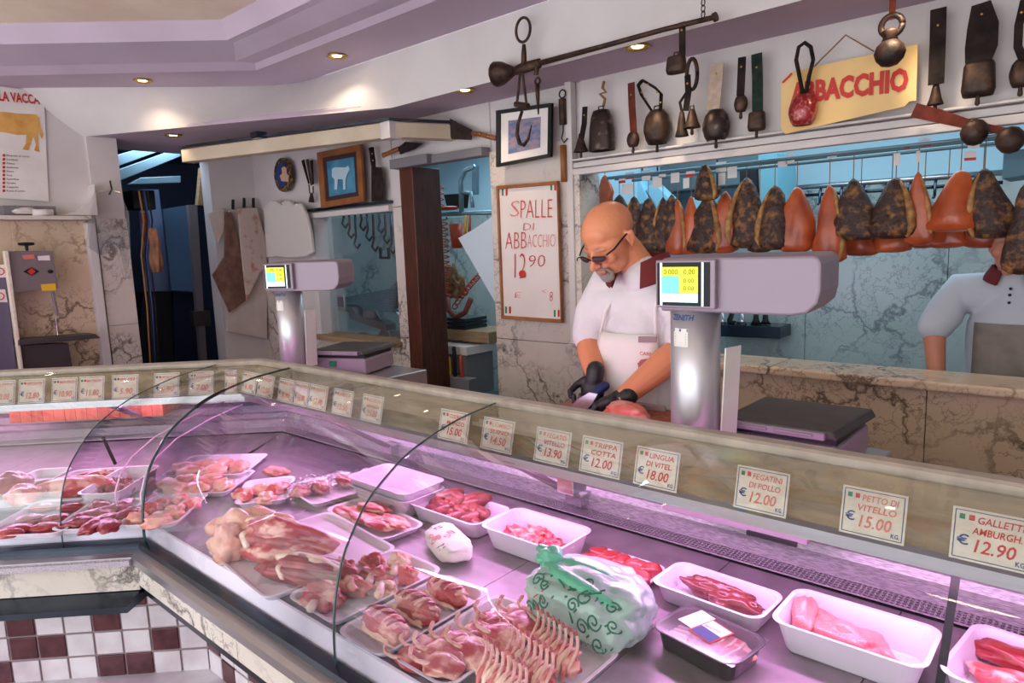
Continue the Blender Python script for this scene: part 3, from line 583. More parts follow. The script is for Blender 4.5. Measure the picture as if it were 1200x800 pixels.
# ================================================================== SCALES
def scale(loc, rz, label, first=None):
    t = thing('counter_scale', loc, label, 'scale', 'customer display scales', rz)
    b = lambda n, m_, mt, **k: build(n, m_, mt, t, local=True, **k)
    b('column', MB().lathe([(.058, .0), (.058, .395)], (0, 0, 0), 36), M_colm, smooth=True)
    hd = MB(); prof = [(-.058, .388), (.245, .388), (.275, .394), (.296, .414), (.302, .44), (.302, .495), (.296, .508), (.285, .512), (-.05, .512), (-.058, .505)]
    hd.prism([(x, -.062, z) for x, z in prof], [(x, .06, z+.006) for x, z in prof]); b('head', hd, M_body, bevel=.008)
    b('screen_bezel', MB().box(-.062, .085, -.078, -.062, .398, .508), M_body, bevel=.003)
    b('screen_cover', MB().box(-.056, .073, -.0805, -.076, .404, .502), M_black)
    b('screen_edge', MB().box(-.048, -.042, -.0822, -.0805, .404, .502).box(.055, .06, -.0822, -.0805, .404, .502), M_chrome)
    b('display_lower', MB().box(-.044, .046, -.0825, -.0805, .412, .432), M_scrw); b('display_left', MB().box(-.044, .0, -.0825, -.0805, .433, .470), M_scr)
    b('display_yellow', MB().box(.001, .046, -.0825, -.0805, .433, .470).box(-.044, .046, -.0825, -.0805, .471, .492), M_scry)
    tx = text_mb('0,000   0,00', (-.038, -.083, .475), (1, 0, 0), (0, 0, 1), .013, width=.078); text_mb('0,00', (.012, -.083, .456), (1, 0, 0), (0, 0, 1), .011, mb=tx); text_mb('0,00', (.012, -.083, .439), (1, 0, 0), (0, 0, 1), .011, mb=tx); b('readout', tx, M_black)
    # sticker and maker's lettering wrapped on the column
    def wrap(mb, r):
        mb.v = [(r*sin(x/.058), -r*cos(x/.058), z) for x, y, z in mb.v]; return mb
    b('lettering', wrap(text_mb('ZENITH', (-.034, 0, .368), (1, 0, 0), (0, 0, 1), .013, width=.058, bold=.03, shear=.2), .0587), M_blue)
    gm = MB(); 
    for i in range(8):
        x0, x1 = -.03+i*.005, -.03+(i+1)*.005; gm.add([(x0, 0, .305), (x1, 0, .305), (x1, 0, .348), (x0, 0, .348)], [(0, 1, 2, 3)])
    b('sticker', wrap(gm, .0585), M_paper)
    gm = MB(); gm.add([(-.029, 0, .341), (-.01, 0, .341), (.009, 0, .341), (.009, 0, .347), (-.01, 0, .347), (-.029, 0, .347)], [(0, 1, 4, 5), (1, 2, 3, 4)])
    for k in range(5): gm.add([(-.026, 0, .334-k*.006), (.005, 0, .334-k*.006), (.005, 0, .336-k*.006), (-.026, 0, .336-k*.006)], [(0, 1, 2, 3)])
    b('sticker_print', wrap(gm, .0588), M_blue)
    b('price_list', MB().hexa([(.062, .0, .05), (.075, .06, .05), (.077, .06, .05), (.065, .0, .05), (.074, .0, .30), (.086, .06, .30), (.088, .06, .30), (.077, .0, .30)]), M_paper)
    b('base_body', MB().box(.04, .30, .10, .36, .0, .075), M_body, bevel=.012); b('gap_seal', MB().box(.045, .292, .11, .35, .072, .09), M_black)
    b('platter', MB().prism([(.03, .09, .09), (.30, .09, .09), (.315, .37, .09), (.03, .37, .09)], [(.03, .09, .112), (.29, .09, .112), (.305, .36, .112), (.03, .36, .112)]), M_bodyd, bevel=.006)
    b('platter_trim', MB().box(.03, .275, .078, .092, .09, .108).box(.06, .145, .074, .08, .096, .104).box(.16, .25, .074, .08, .096, .104), M_body, bevel=.003)
    b('green_sticker', MB().box(.115, .15, .095, .1005, .035, .06), M_green)
    return t
scale((-.745, 1.50, 1.095), 0, 'grey counter scale on a steel column, in front of the bald butcher')
scale((-2.72, 1.60, 1.10), radians(22), 'grey counter scale farther off, behind the corner of the cases')
def wtop(x0, x1, y0, y1, z1, label, m=M_trimst):
    return tag(build('worktop_box', MB().box(x0, x1, y0, y1, 1.012, z1), m, bevel=.004), label, 'plinth')
wtop(-.83, -.40, 1.435, 1.90, 1.094, 'low steel plinth under the scale nearest the camera'); 
t_ = wtop(-2.85, -2.35, 1.50, 2.05, 1.098, 'low steel plinth under the scale at the corner')
# ================================================================== BOARDS ON THE WORKTOP
def planks(name, loc, label, L, W, H, n, rz=0, m=M_wood):
    t = thing(name, loc, label, 'cutting board', None, rz)
    for i in range(n):
        x0 = -L/2+L*i/n; build('board_stave', MB().box(x0+.0005, x0+L/n-.0005, -W/2, W/2, 0, H+random.uniform(-.0006, .0006)), m, t, local=True, bevel=.0015)
    return t
planks('cutting_board', (-1.12, 1.80, 1.012), 'long brown wooden board under the gloved hands of the butcher', .62, .34, .085, 12)
planks('cutting_board', (-1.26, 1.625, 1.012), 'low orange-brown board behind the main case shelf', .40, .03, .05, 8) if False else None
a = atc(8, 470, cC(1.44)); b = atc(190, 470, cC(1.44)); mid = (a+b)/2+np.array([-1, 1, 0])/sqrt(2)*.13; Lb = np.linalg.norm((b-a)[:2])
planks('cutting_board', (mid[0], mid[1], .987), 'thick reddish butcher block behind the left case shelf', Lb, .26, .088, 14, radians(45))
a = aty(1010, 620, 1.64)
tag(build('cutting_board', MB().box(-.55, .4, 1.63, 1.95, 1.012, 1.04), M_oak, bevel=.004), 'pale board on the worktop below the scale platter', 'cutting board')
# minced meat and knife work
# ================================================================== FOAM TRAYS AND TUBS
def rrect(cx, cy, w_, d_, r, z, n=5):
    out = []
    for qx, qy, a0 in ((1, 1, 0), (-1, 1, 90), (-1, -1, 180), (1, -1, 270)):
        for k in range(n+1):
            a = radians(a0+90*k/n); out.append((cx+qx*(w_/2-r)+r*cos(a), cy+qy*(d_/2-r)+r*sin(a), z))
    return out
def tray_mesh(w_, d_, h, r=.03, flare=.014, lip=.006, th=.003):
    mb = MB(); L_ = [rrect(0, 0, w_-2*flare-.006, d_-2*flare-.006, r*.6, 0), rrect(0, 0, w_-2*flare, d_-2*flare, r*.7, .004), rrect(0, 0, w_-2*lip, d_-2*lip, r, h-.003), rrect(0, 0, w_, d_, r, h-.002), rrect(0, 0, w_, d_, r, h), rrect(0, 0, w_-2*lip-.004, d_-2*lip-.004, r, h-.001), rrect(0, 0, w_-2*flare-.008, d_-2*flare-.008, r*.7, .007), rrect(0, 0, w_-2*flare-.016, d_-2*flare-.016, r*.6, .004)]
    n = len(L_[0]); 
    for l in L_: mb.v += l
    for i in range(len(L_)-1):
        for k in range(n): mb.f.append((i*n+k, i*n+(k+1) % n, (i+1)*n+(k+1) % n, (i+1)*n+k))
    mb.f.append(tuple(range(n))[::-1]); mb.f.append(tuple((len(L_)-1)*n+k for k in range(n))); return mb
DZ = .8605
def tray(name, x0, x1, y0, y1, h, label, m=None, rz=0, z=DZ, flare=.014, g='trays in the display cases'):
    mb = tray_mesh(x1-x0, y1-y0, h, flare=flare); c, s_ = cos(rz), sin(rz); cx, cy = (x0+x1)/2, (y0+y1)/2
    mb.v = [(cx+x*c-y*s_, cy+x*s_+y*c, z+zz) for x, y, zz in mb.v]
    return tag(build(name, mb, m or M_foam, smooth=False, bevel=.0015), label, 'tray', g)
# ================================================================== MEAT
def rotm(rx=0, ry=0, rz=0): return np.array(Matrix.Rotation(rz, 3, 'Z') @ Matrix.Rotation(ry, 3, 'Y') @ Matrix.Rotation(rx, 3, 'X'))
_ico = {}
def ico(s):
    if s not in _ico:
        bm = bmesh.new(); bmesh.ops.create_icosphere(bm, subdivisions=s, radius=1); _ico[s] = (np.array([v.co[:] for v in bm.verts]), [tuple(v.index for v in f.verts) for f in bm.faces]); bm.free()
    return _ico[s]
SEED = [0]
def blobmb(c, r, rot=None, amp=.18, fr=1.6, s=4, flat=.75, amp2=.04, fr2=7, power=1.0, bend=0):
    """organic lump: noisy ellipsoid, underside flattened at the base"""
    V, F = ico(s); SEED[0] += 1; off = Vector((SEED[0]*7.3, SEED[0]*3.1, 0)); out = []
    R = rot if rot is not None else np.eye(3); r = np.array(r, float)
    for v in V:
        q = Vector(v); k = 1+amp*2*(noise.noise(q*fr+off))+amp2*2*noise.noise(q*fr2+off)
        p = np.sign(v)*np.abs(v)**power*k
        if p[2] < 0: p = p*np.array([1, 1, 1])*1.0; p[2] = max(p[2], -flat)
        p = p*r
        if bend: p[1] += bend*(p[0]/r[0])**2*r[1]
        out.append(np.array(c)+R@p)
    return MB().add(out, F)
def piece(name, label, m, c, r, rz=0, cat='meat', g=None, amp=.18, fr=1.6, s=4, parent=None, rx=0, ry=0, flat=.75, **k):
    c = np.array(c, float); c[2] += r[2]*flat
    mb = blobmb(c, r, rotm(rx, ry, rz), amp=amp, fr=fr, s=s, flat=flat, **k)
    o = build(name, mb, m, parent, smooth=True, fix=False)
    if parent is None: tag(o, label, cat, g)
    return o
T = {}
tray('meat_tub', -.456, -.192, 1.218, 1.380, .066, 'deep white tub holding pale pink tripe, right of the dark liver', M_tub, flare=.022)
tray('meat_tub', -.728, -.475, 1.240, 1.376, .045, 'white tub holding long dark red meat strips', M_tub, rz=-.04, flare=.018)
tray('meat_tub', -1.219, -.955, 1.208, 1.372, .064, 'deep white tub with a few scraps left, right of the sausages', M_tub, flare=.022)
tray('meat_tub', -1.528, -1.240, 1.222, 1.378, .05, 'white tub filled with raw sausages', M_tub, flare=.018)
tray('meat_tub', -1.80, -1.505, 1.20, 1.375, .072, 'empty deep white tub left of the sausages, upper of its stack', M_tub, z=DZ+.01, flare=.024)
tray('foam_tray', -.945, -.745, 1.205, 1.372, .022, 'flat foam tray of diced bone-in stew meat behind the green bag')
tray('foam_tray', -1.16, -1.005, .722, 1.032, .02, 'foam tray holding three rolled rib joints')
tray('foam_tray', -.995, -.835, .735, 1.04, .02, 'foam tray holding thin-cut lamb chops')
tray('foam_tray', -.812, -.655, .765, 1.028, .02, 'foam tray holding curved lamb racks beside the seam, below the bag')
tray('black_tray', -.632, -.445, 1.075, 1.205, .045, 'black film-wrapped supermarket tray with a label', M_blktray, rz=-.16)
q = lambda x, y, z=.875: tuple(round(float(v), 3) for v in atz(x, y, z)[:2])
def traypx(name, pts, h, label, m=None, flare=.014):
    P = [np.array(q(x, y, DZ+h)) for x, y in pts]; c = sum(P)/4; w_ = (np.linalg.norm(P[2]-P[1])+np.linalg.norm(P[3]-P[0]))/2; d_ = (np.linalg.norm(P[1]-P[0])+np.linalg.norm(P[2]-P[3]))/2
    u = (P[2]-P[1])+(P[3]-P[0]); rz = atan2(u[1], u[0]); return tray(name, c[0]-w_/2, c[0]+w_/2, c[1]-d_/2, c[1]+d_/2, h, label, m, rz, flare=flare), c, rz
traypx('foam_tray', ((385, 598), (424, 578), (492, 612), (455, 636)), .02, 'foam tray of sliced streaky meat left of the white packet')
traypx('foam_tray', ((345, 572), (392, 548), (432, 565), (380, 597)), .02, 'foam tray under the bagged meat parcels')
traypx('foam_tray', ((338, 700), (458, 638), (512, 664), (400, 735)), .02, 'foam tray of chunky bone-in meat left of the rib joints')
traypx('foam_tray', ((255, 655), (370, 590), (450, 640), (330, 705)), .02, 'big foam tray under the large roasts')
traypx('meat_tub', ((1112, 790), (1128, 722), (1290, 775), (1262, 850)), .05, 'white tub at the right edge holding red poultry cuts', M_tub, .018)
lt = [(((0, 585), (12, 552), (60, 550), (48, 582)), .03, 'white tray at the left edge with red roast'), (((48, 588), (62, 553), (135, 548), (120, 582)), .022, 'foam tray of long pink fillet in the left case'),
      (((0, 625), (18, 588), (116, 583), (92, 622)), .02, 'foam tray of round minced steaks in the left case'), (((66, 621), (100, 586), (165, 583), (142, 616)), .02, 'foam tray of dark thin steaks beside the corner'),
      (((110, 577), (122, 548), (170, 546), (162, 575)), .045, 'small deep tub of minced meat near the glass corner'), (((140, 616), (175, 580), (240, 577), (215, 612)), .02, 'foam tray of pale chicken pieces at the glass corner'),
      (((190, 557), (222, 534), (312, 530), (290, 556)), .02, 'rearmost foam tray of pale chicken breast'), (((182, 577), (212, 552), (300, 549), (268, 578)), .02, 'foam tray of pale chicken pieces in the middle of the corner'),
      (((262, 592), (298, 562), (350, 556), (335, 585)), .02, 'foam tray of pale meat beside the bagged parcels')]
for i, (p_, h_, l_) in enumerate(lt): traypx('meat_tub' if h_ > .025 else 'foam_tray', p_, h_, l_, M_tub if h_ > .025 else None)
def at3(x, y, z=.885): return np.array([*q(x, y, z), z])
Z1 = DZ+.006
# tripe
piece('tripe_piece', 'pale pink folded piece standing at the left of the deep tub', MT_tripe, (-.418, 1.315, Z1+.004), (.026, .052, .036), .25, 'offal', amp=.15)
piece('tripe_piece', 'larger pale pink ribbed piece lying across the deep tub', MT_tripe, (-.345, 1.298, Z1+.004), (.080, .040, .030), -.2, 'offal', amp=.22, fr=1.8)
piece('tripe_piece', 'small pale pink end piece at the right of the deep tub', MT_tripe, (-.27, 1.285, Z1), (.03, .022, .02), -.5, 'offal', amp=.2)
# liver strips
piece('liver_strip', 'upper long dark red meat strip in the shallow tub', MT_liver, (-.60, 1.325, Z1+.003), (.088, .027, .022), -.12, 'meat', amp=.18, fr=2.2)
piece('liver_strip', 'lower wide dark red meat piece in the shallow tub', MT_liver, (-.555, 1.297, Z1+.003), (.058, .030, .024), -.1, 'meat', amp=.18, fr=2.2)
# scraps in tub
for (x, y, l_) in ((-1.16, 1.30, 'pink fatty scrap at the left of the scrap tub'), (-1.09, 1.28, 'pink meat scrap in the middle of the scrap tub'), (-1.035, 1.30, 'dark red meat scrap at the right of the scrap tub'), (-1.12, 1.335, 'small pale scrap at the back of the scrap tub')):
    piece('meat_scrap', l_, MT_beef if 'dark' in l_ else MT_pink, (x, y, Z1), (.046, .03, .018), random.uniform(-.4, .3), amp=.3, fr=2.4)
# sausages
for i in range(19):
    x = -1.46+.15*(i % 5)/4+random.uniform(-.010, .010); y = 1.280+.021*(i//5)+random.uniform(-.008, .008); z = Z1+.016+.012*(i//5 % 2)+(.018 if i > 9 else 0)
    a = random.choice([.1, -.3, .5, -.7, 1.1, -.9]); L_ = .034; pts = [(x+cos(a)*t_*L_, y+sin(a)*t_*L_+.006*(1-t_*t_), z+.004*t_) for t_ in (-1, -.5, 0, .5, 1)]
    tag(build('sausage', MB().capsule(pts, [.0135, .0165, .017, .0165, .0135], 12), MT_saus, smooth=True), 'raw red sausage in the pile in the white tub', 'sausage', 'sausages piled in the white tub')
# diced bone-in (ossobuco / oxtail)
for i in range(15):
    x = -.918+.036*(i % 5)+random.uniform(-.004, .004); y = 1.235+.045*(i//5)+random.uniform(-.004, .004)
    o = piece('stew_chunk', 'chunk of bone-in stew meat behind the green bag', MT_red, (x, y, Z1), (.025, .028, .020), random.uniform(0, 3), 'meat', 'chunks of bone-in stew meat', amp=.12, s=3, power=.8)
    if i % 2 == 0: build('bone', MB().lathe([(.0075, .0), (.0085, .004), (.004, .004), (.003, .001)], (x, y, Z1+.026), 10, sx=1.1, e=3), MT_fat, o, smooth=True)
# thin chops (T13)
def chop(x, y, rz, sc, label, g, z=Z1, tilt=.0, mt=None):
    t = thing('meat_chop', (x, y, z), label, 'meat chop', g, rz); t.rotation_euler = (tilt, tilt*.6, rz)
    build('lean', blobmb((0, 0, .008*sc), (.046*sc, .030*sc, .010*sc), None, .16, 1.6, 4, power=.85), mt or MT_lamb, t, local=True, smooth=True, fix=False)
    rim = [(cos(a)*.043*sc, sin(a)*.030*sc, .009*sc) for a in np.linspace(-.3, 2.6, 12)]
    build('fat_rim', MB().capsule(rim, [.003*sc]+[.0042*sc]*10+[.002*sc], 8), MT_fat, t, local=True, smooth=True)
    build('rib_bone', MB().capsule([(-.02*sc, -.012*sc, .013*sc), (-.045*sc, -.020*sc, .016*sc), (-.065*sc, -.016*sc, .018*sc), (-.072*sc, -.004*sc, .022*sc)], [.005*sc, .0042*sc, .004*sc, .005*sc], 8), MT_rib, t, local=True, smooth=True)
    return t
for i, (x, y, r_, s_) in enumerate(((-.965, .80, .6, 1.0), (-.93, .80, .5, 1.0), (-.93, .85, .5, 1.1), (-.885, .84, .35, 1.1), (-.925, .90, .35, 1.0), (-.875, .91, .3, 1.1), (-.93, .955, .25, 1.0), (-.875, .965, .2, 1.1), (-.91, 1.0, .15, .95), (-.865, 1.01, .1, .95), (-.97, .765, .8, .9), (-.905, .775, .7, .95))):
    chop(x+.012, y, r_-.55, s_*1.0, 'thin lamb chop with a curved rib bone in the middle foam tray', 'lamb chops in the middle foam tray', Z1+.008*(i % 2), .12)
# rolled rib joints (T12): three joints, ridged with ribs
def joint(x, y, rz, L_, r, label, nr=8, g='rolled rib joints'):
    t = thing('rib_joint', (x, y, Z1), label, 'meat joint', g, rz)
    body = blobmb((0, 0, r*.75), (L_/2, r*1.15, r), None, .10, 2.0, 4, power=.85); build('loin', body, MT_lamb, t, local=True, smooth=True, fix=False)
    for k in range(nr):
        u_ = -L_*.40+L_*.80*k/(nr-1); e_ = sqrt(max(.1, 1-(u_/(L_*.52))**2))
        pts = [(u_+.004*sin(a*2), cos(a)*r*1.16*e_, r*.75+sin(a)*r*1.04*e_) for a in np.linspace(.15, 2.2, 7)]
        build('rib', MB().capsule(pts, [.0035]+[.0045]*5+[.003], 7), MT_rib if k % 2 else MT_beef, t, local=True, smooth=True)
    build('fat_flap', blobmb((0, -r*.9, r*.35), (L_*.42, r*.5, r*.32), None, .2, 2.2, 3), MT_fat, t, local=True, smooth=True, fix=False)
    return t
joint(-1.083, .795, -.12, .135, .026, 'rolled rib joint nearest the front glass on the second tray'); joint(-1.083, .88, -.1, .135, .026, 'rolled rib joint in the middle of the second tray'); joint(-1.08, .965, -.15, .125, .025, 'rolled rib joint at the back of the second tray')
# lamb racks with long ribs (T14)
def rack(x, y, rz, L_, label, n=8, z=Z1):
    t = thing('lamb_rack', (x, y, z), label, 'meat rack', 'lamb racks', rz)
    build('loin', blobmb((0, 0, .02), (L_/2, .022, .022), None, .08, 2.2, 4, power=.85), MT_lamb, t, local=True, smooth=True, fix=False)
    for k in range(n):
        u_ = -L_*.44+L_*.88*k/(n-1)
        pts = [(u_, -.016, .030), (u_, -.004, .044), (u_-.003, .008, .056), (u_-.008, .014, .066), (u_-.015, .018, .073)]
        rb = build('rib_bone', MB().capsule(pts, [.003, .0036, .0034, .003, .0028], 7), MT_rib, t, local=True, smooth=True)
        build('bone_tip', MB().capsule([pts[-1], (u_-.019, .019, .078)], [.0032, .0034], 7), MT_red, rb, local=True, smooth=True)
    for k in range(n-1):
        u_ = -L_*.44+L_*.88*(k+.5)/(n-1); build('fat_ridge', MB().capsule([(u_, -.024, .008), (u_, -.016, .034), (u_, .004, .044), (u_, .02, .042)], [.004, .006, .0055, .003], 7), MT_fat if k % 2 else MT_pink, t, local=True, smooth=True)
    return t
rack(-.742, .925, -.22, .13, 'lamb rack with upright ribs at the back of the right foam tray'); rack(-.745, .855, -.18, .13, 'lamb rack in the middle of the right foam tray'); rack(-.752, .792, -.15, .125, 'lamb rack nearest the front glass in the right foam tray')
# chunky bone-in pieces (T11)
for i, (px, py, r_, sx_, m_) in enumerate(((375, 700, .5, (.045, .03, .03), MT_lamb), (412, 685, .2, (.045, .022, .024), MT_pink), (440, 672, .6, (.035, .024, .024), MT_lamb), (405, 665, -.2, (.045, .02, .024), MT_pink), (468, 660, 1.2, (.028, .022, .026), MT_fat), (452, 685, .1, (.03, .016, .018), MT_fat), (478, 672, .4, (.022, .018, .022), MT_pink), (438, 655, .4, (.03, .02, .02), MT_lamb))):
    p_ = at3(px, py, .89); o = piece('bone_in_chunk', 'knobbly bone-in meat piece on the third foam tray', m_, (p_[0], p_[1], Z1), sx_, r_, 'meat', 'bone-in meat pieces on the third tray', amp=.28, fr=1.9, amp2=.08)
    if i in (0, 2, 4, 5): build('bone', MB().capsule([(p_[0], p_[1]-.01, Z1+.026), (p_[0]+.02, p_[1]-.035, Z1+.022)], [.008, .011], 10), MT_bone, o, smooth=True)
# large roasts (T10)
for px, py, r_, sx_, m_, l_, ex in ((300, 628, .45, (.115, .05, .055), MT_pale, 'large pale fat-covered roast at the back of the big tray', 0), (325, 636, .5, (.125, .055, .05), MT_lamb, 'large bone-in roast with a red rim in the middle of the big tray', 1), (360, 668, .42, (.10, .038, .034), MT_red, 'long dark roast joint at the front of the big tray', 1), (268, 640, .1, (.04, .04, .05), MT_pale, 'fatty roast end standing at the left of the big tray', 0)):
    sx_ = tuple(v*1.13 for v in sx_); p_ = at3(px, py, .90); o = piece('roast', l_, m_, (p_[0], p_[1], Z1), sx_, r_, 'meat', None, amp=.22, fr=1.7, amp2=.06)
    if ex:
        c_, s_ = cos(r_), sin(r_); f_ = lambda u, v, w_: (p_[0]+c_*u*sx_[0]-s_*v*sx_[1], p_[1]+s_*u*sx_[0]+c_*v*sx_[1], Z1+w_*sx_[2])
        build('fat_band', MB().capsule([f_(-.7, .1, 1.5), f_(-.2, .0, 1.65), f_(.3, -.05, 1.6), f_(.75, -.1, 1.25)], [.01, .014, .014, .008], 10), MT_fat, o, smooth=True)
        build('lean_band', MB().capsule([f_(-.75, -.5, 1.0), f_(-.2, -.75, 1.1), f_(.4, -.7, 1.0), f_(.85, -.3, .8)], [.01, .015, .013, .008], 10), MT_beef if m_ is MT_red else MT_red, o, smooth=True)
        build('bone', MB().capsule([f_(-.5, -.6, 1.15), f_(-.35, -.95, .9)], [.012, .009], 10), MT_bone, o, smooth=True)
# sliced streaky meat (T7)
for i, (px, py, r_) in enumerate(((410, 596, -.2), (428, 604, -.25), (446, 612, -.3), (462, 612, -.35), (440, 596, -.2))):
    p_ = at3(px, py, .885); piece('meat_slice', 'slice of streaky red meat beside the white packet', MT_roast, (p_[0], p_[1], Z1+.004*i), (.065, .032, .011), r_+.3, 'meat', 'streaky slices on the flat tray', amp=.14, fr=1.8, amp2=.05)
# right-edge cuts
for px, py, l_ in ((1180, 762, 'glossy red poultry cut at the back of the right-edge tub'), (1185, 795, 'pale red poultry cut at the front of the right-edge tub')):
    p_ = at3(px, py, .895); piece('poultry_cut', l_, MT_pink if 'pale' in l_ else MT_red, (p_[0]+.02, p_[1], Z1), (.085, .028, .022), -.1, 'meat', amp=.15)
# left case meats
def lpiece(px, py, r, rz, m_, name, label, g=None, n=1, **k):
    p_ = at3(px, py, .885); return piece(name, label, m_, (p_[0], p_[1], Z1), r, rz, 'meat', g, **k)
lpiece(12, 572, (.05, .07, .04), 0, MT_red, 'roast', 'red roast at the far left edge of the left case'); lpiece(30, 582, (.06, .05, .034), .6, MT_pink, 'roast', 'veined pink roast beside the edge of the left case')
lpiece(52, 574, (.05, .04, .03), .9, MT_beef, 'roast', 'dark muscle between the pink roasts in the left case')
lpiece(88, 572, (.12, .05, .034), 1.0, MT_pink, 'fillet', 'long pale pink fillet on the rear left tray', amp=.14); lpiece(112, 560, (.08, .035, .026), 1.0, MT_roast, 'fillet', 'streaky fillet end behind the long pink fillet')
for i, (px, py) in enumerate(((52, 591), (84, 591), (36, 604), (66, 604), (20, 616), (52, 614), (10, 621))):
    lpiece(px, py, (.044, .030, .012), .8, MT_red, 'minced_steak', 'oval minced steak on the front left tray', 'oval minced steaks', amp=.08, amp2=.05)
for i, (px, py) in enumerate(((112, 600), (95, 610), (125, 606), (132, 594), (148, 600), (140, 590), (108, 614), (126, 613), (118, 590))):
    lpiece(px, py, (.052, .032, .015), .8+i*.3, MT_beef, 'thin_steak', 'thin dark steak beside the glass corner', 'thin dark steaks', amp=.15, amp2=.06)
for i in range(8): lpiece(118+(i % 4)*11, 563+(i//4)*8, (.018, .016, .018), i, MT_red, 'mince_lump', 'lump of minced meat in the small deep tub', 'lumps of mince in the small tub', amp=.25, s=3)
for i, (px, py) in enumerate(((160, 606), (175, 596), (188, 606), (190, 590), (205, 598), (212, 585), (180, 610), (222, 590))): lpiece(px, py, (.035, .026, .02), i*.7, MT_pink if i % 2 else MT_pale, 'chicken_piece', 'pinkish chicken piece at the glass corner', 'chicken pieces at the glass corner', amp=.2)
for i, (px, py) in enumerate(((215, 547), (238, 545), (260, 544), (280, 546), (225, 552), (250, 552))): lpiece(px, py, (.05, .035, .022), i*.9, MT_pale, 'chicken_breast', 'pale chicken breast on the rearmost corner tray', 'chicken breasts on the rearmost tray', amp=.16)
for i, (px, py) in enumerate(((198, 568), (220, 562), (245, 562), (262, 568), (232, 572), (208, 573))): lpiece(px, py, (.045, .032, .022), i*.8, MT_pale, 'chicken_thigh', 'pale chicken thigh on the middle corner tray', 'chicken thighs on the middle tray', amp=.2)
for i, (px, py) in enumerate(((285, 578), (305, 572), (325, 570), (312, 582))): lpiece(px, py, (.04, .03, .018), i*.8, MT_pale if i % 2 else MT_pink, 'veal_slice', 'pale meat slice beside the bagged parcels', 'pale slices beside the parcels', amp=.2)
lpiece(325, 552, (.05, .03, .02), .4, MT_tripe, 'poultry_scrap', 'small orange-pink scrap behind the bagged parcels')
# vacuum bags with meat
for i, (px, py, r_, sz) in enumerate(((372, 566, .5, .055), (352, 572, 1.4, .04), (402, 560, .3, .045), (428, 556, .2, .04))):
    p_ = at3(px, py, .90); l_ = ('clear bag of mottled red meat in the middle of the parcels', 'crumpled clear bag at the left of the parcels', 'clear bag of red meat at the right of the parcels', 'small clear parcel beside the empty tubs')[i]
    t = thing('meat_parcel', (p_[0], p_[1], Z1), l_, 'bag', None, r_)
    build('contents', blobmb((0, 0, .022), (sz*.8, sz*.5, .02), None, .2, 2, 3), MT_roast, t, local=True, smooth=True, fix=False)
    build('film', blobmb((0, 0, .027), (sz*1.1, sz*.75, .030), None, .25, 2.4, 4, amp2=.1), M_film, t, local=True, smooth=True, fix=False)
    build('paper_label', MB().box(sz*.1, sz*.7, -sz*.5, -sz*.1, .055, .057), M_paper, t, local=True)
# lower tub of the empty stack
tray('meat_tub', -1.79, -1.50, 1.195, 1.37, .06, 'empty white tub under the top one of the stack', M_tub, z=DZ, flare=.026)
# white printed packet
p0 = at3(525, 634, .89); t = thing('wrapped_packet', (p0[0], p0[1], DZ), 'white printed paper packet of meat on the steel deck', 'packet', None, -.42)
build('tray', tray_mesh(.17, .09, .03, r=.015), M_foam, t, local=True) if False else None
build('wrapping', blobmb((0, 0, .026), (.092, .046, .026), None, .05, 2.0, 4, amp2=.03, power=.6), M_paper, t, local=True, smooth=True, fix=False)
def swirl(cx, cy, r0, turns, sgn=1, n=26): return [(cx+r0*(1-k/n*.85)*cos(sgn*turns*2*pi*k/n), cy+r0*(1-k/n*.85)*sin(sgn*turns*2*pi*k/n)) for k in range(n)]
def decal(o, strokes, m, name, frame, w_=.0022, fill=None):
    """print strokes onto the surface of o by ray casting along the frame's normal; frame = (origin, right, up)"""
    from mathutils.bvhtree import BVHTree
    bv = BVHTree.FromPolygons([v.co[:] for v in o.data.vertices], [tuple(p.vertices) for p in o.data.polygons])
    O, R_, U_ = [Vector(a) for a in frame]; N_ = R_.cross(U_).normalized(); mb = MB()
    for st in strokes:
        run = []; nn = None
        for a, b_ in st:
            h = bv.ray_cast(O+R_*a+U_*b_+N_*.3, -N_)
            if h[0] is None: continue
            run.append(h[0]+h[1]*.0007 if h[1].dot(N_) > 0 else h[0]-h[1]*.0007); nn = h[1]
        if len(run) > 1: mb.strip([tuple(p) for p in run], w_, tuple(N_), .0008)
    if mb.v: return build(name, mb, m, bpy.data.objects[o.parent.name] if o.parent else o, local=True)
wr_ = [o for o in bpy.data.objects if o.name.startswith('wrapping')][0]
sw = [swirl(random.uniform(-.02, .03), random.uniform(-.03, .02), .010, 1.2) for _ in range(8)]
decal(wr_, sw, mat('pink_print', (224, 150, 150), .7), 'printed_pattern', ((0, 0, .03), (1, 0, 0), (0, .8, .6)), .002)
decal(wr_, [[(-.06, -.01), (-.05, .012), (-.045, -.006), (-.04, .014), (-.035, -.004)], [(.045, -.03), (.05, -.01), (.056, -.03), (.062, -.012)]], M_black, 'handwriting', ((0, 0, .03), (1, 0, 0), (0, .8, .6)), .0018)
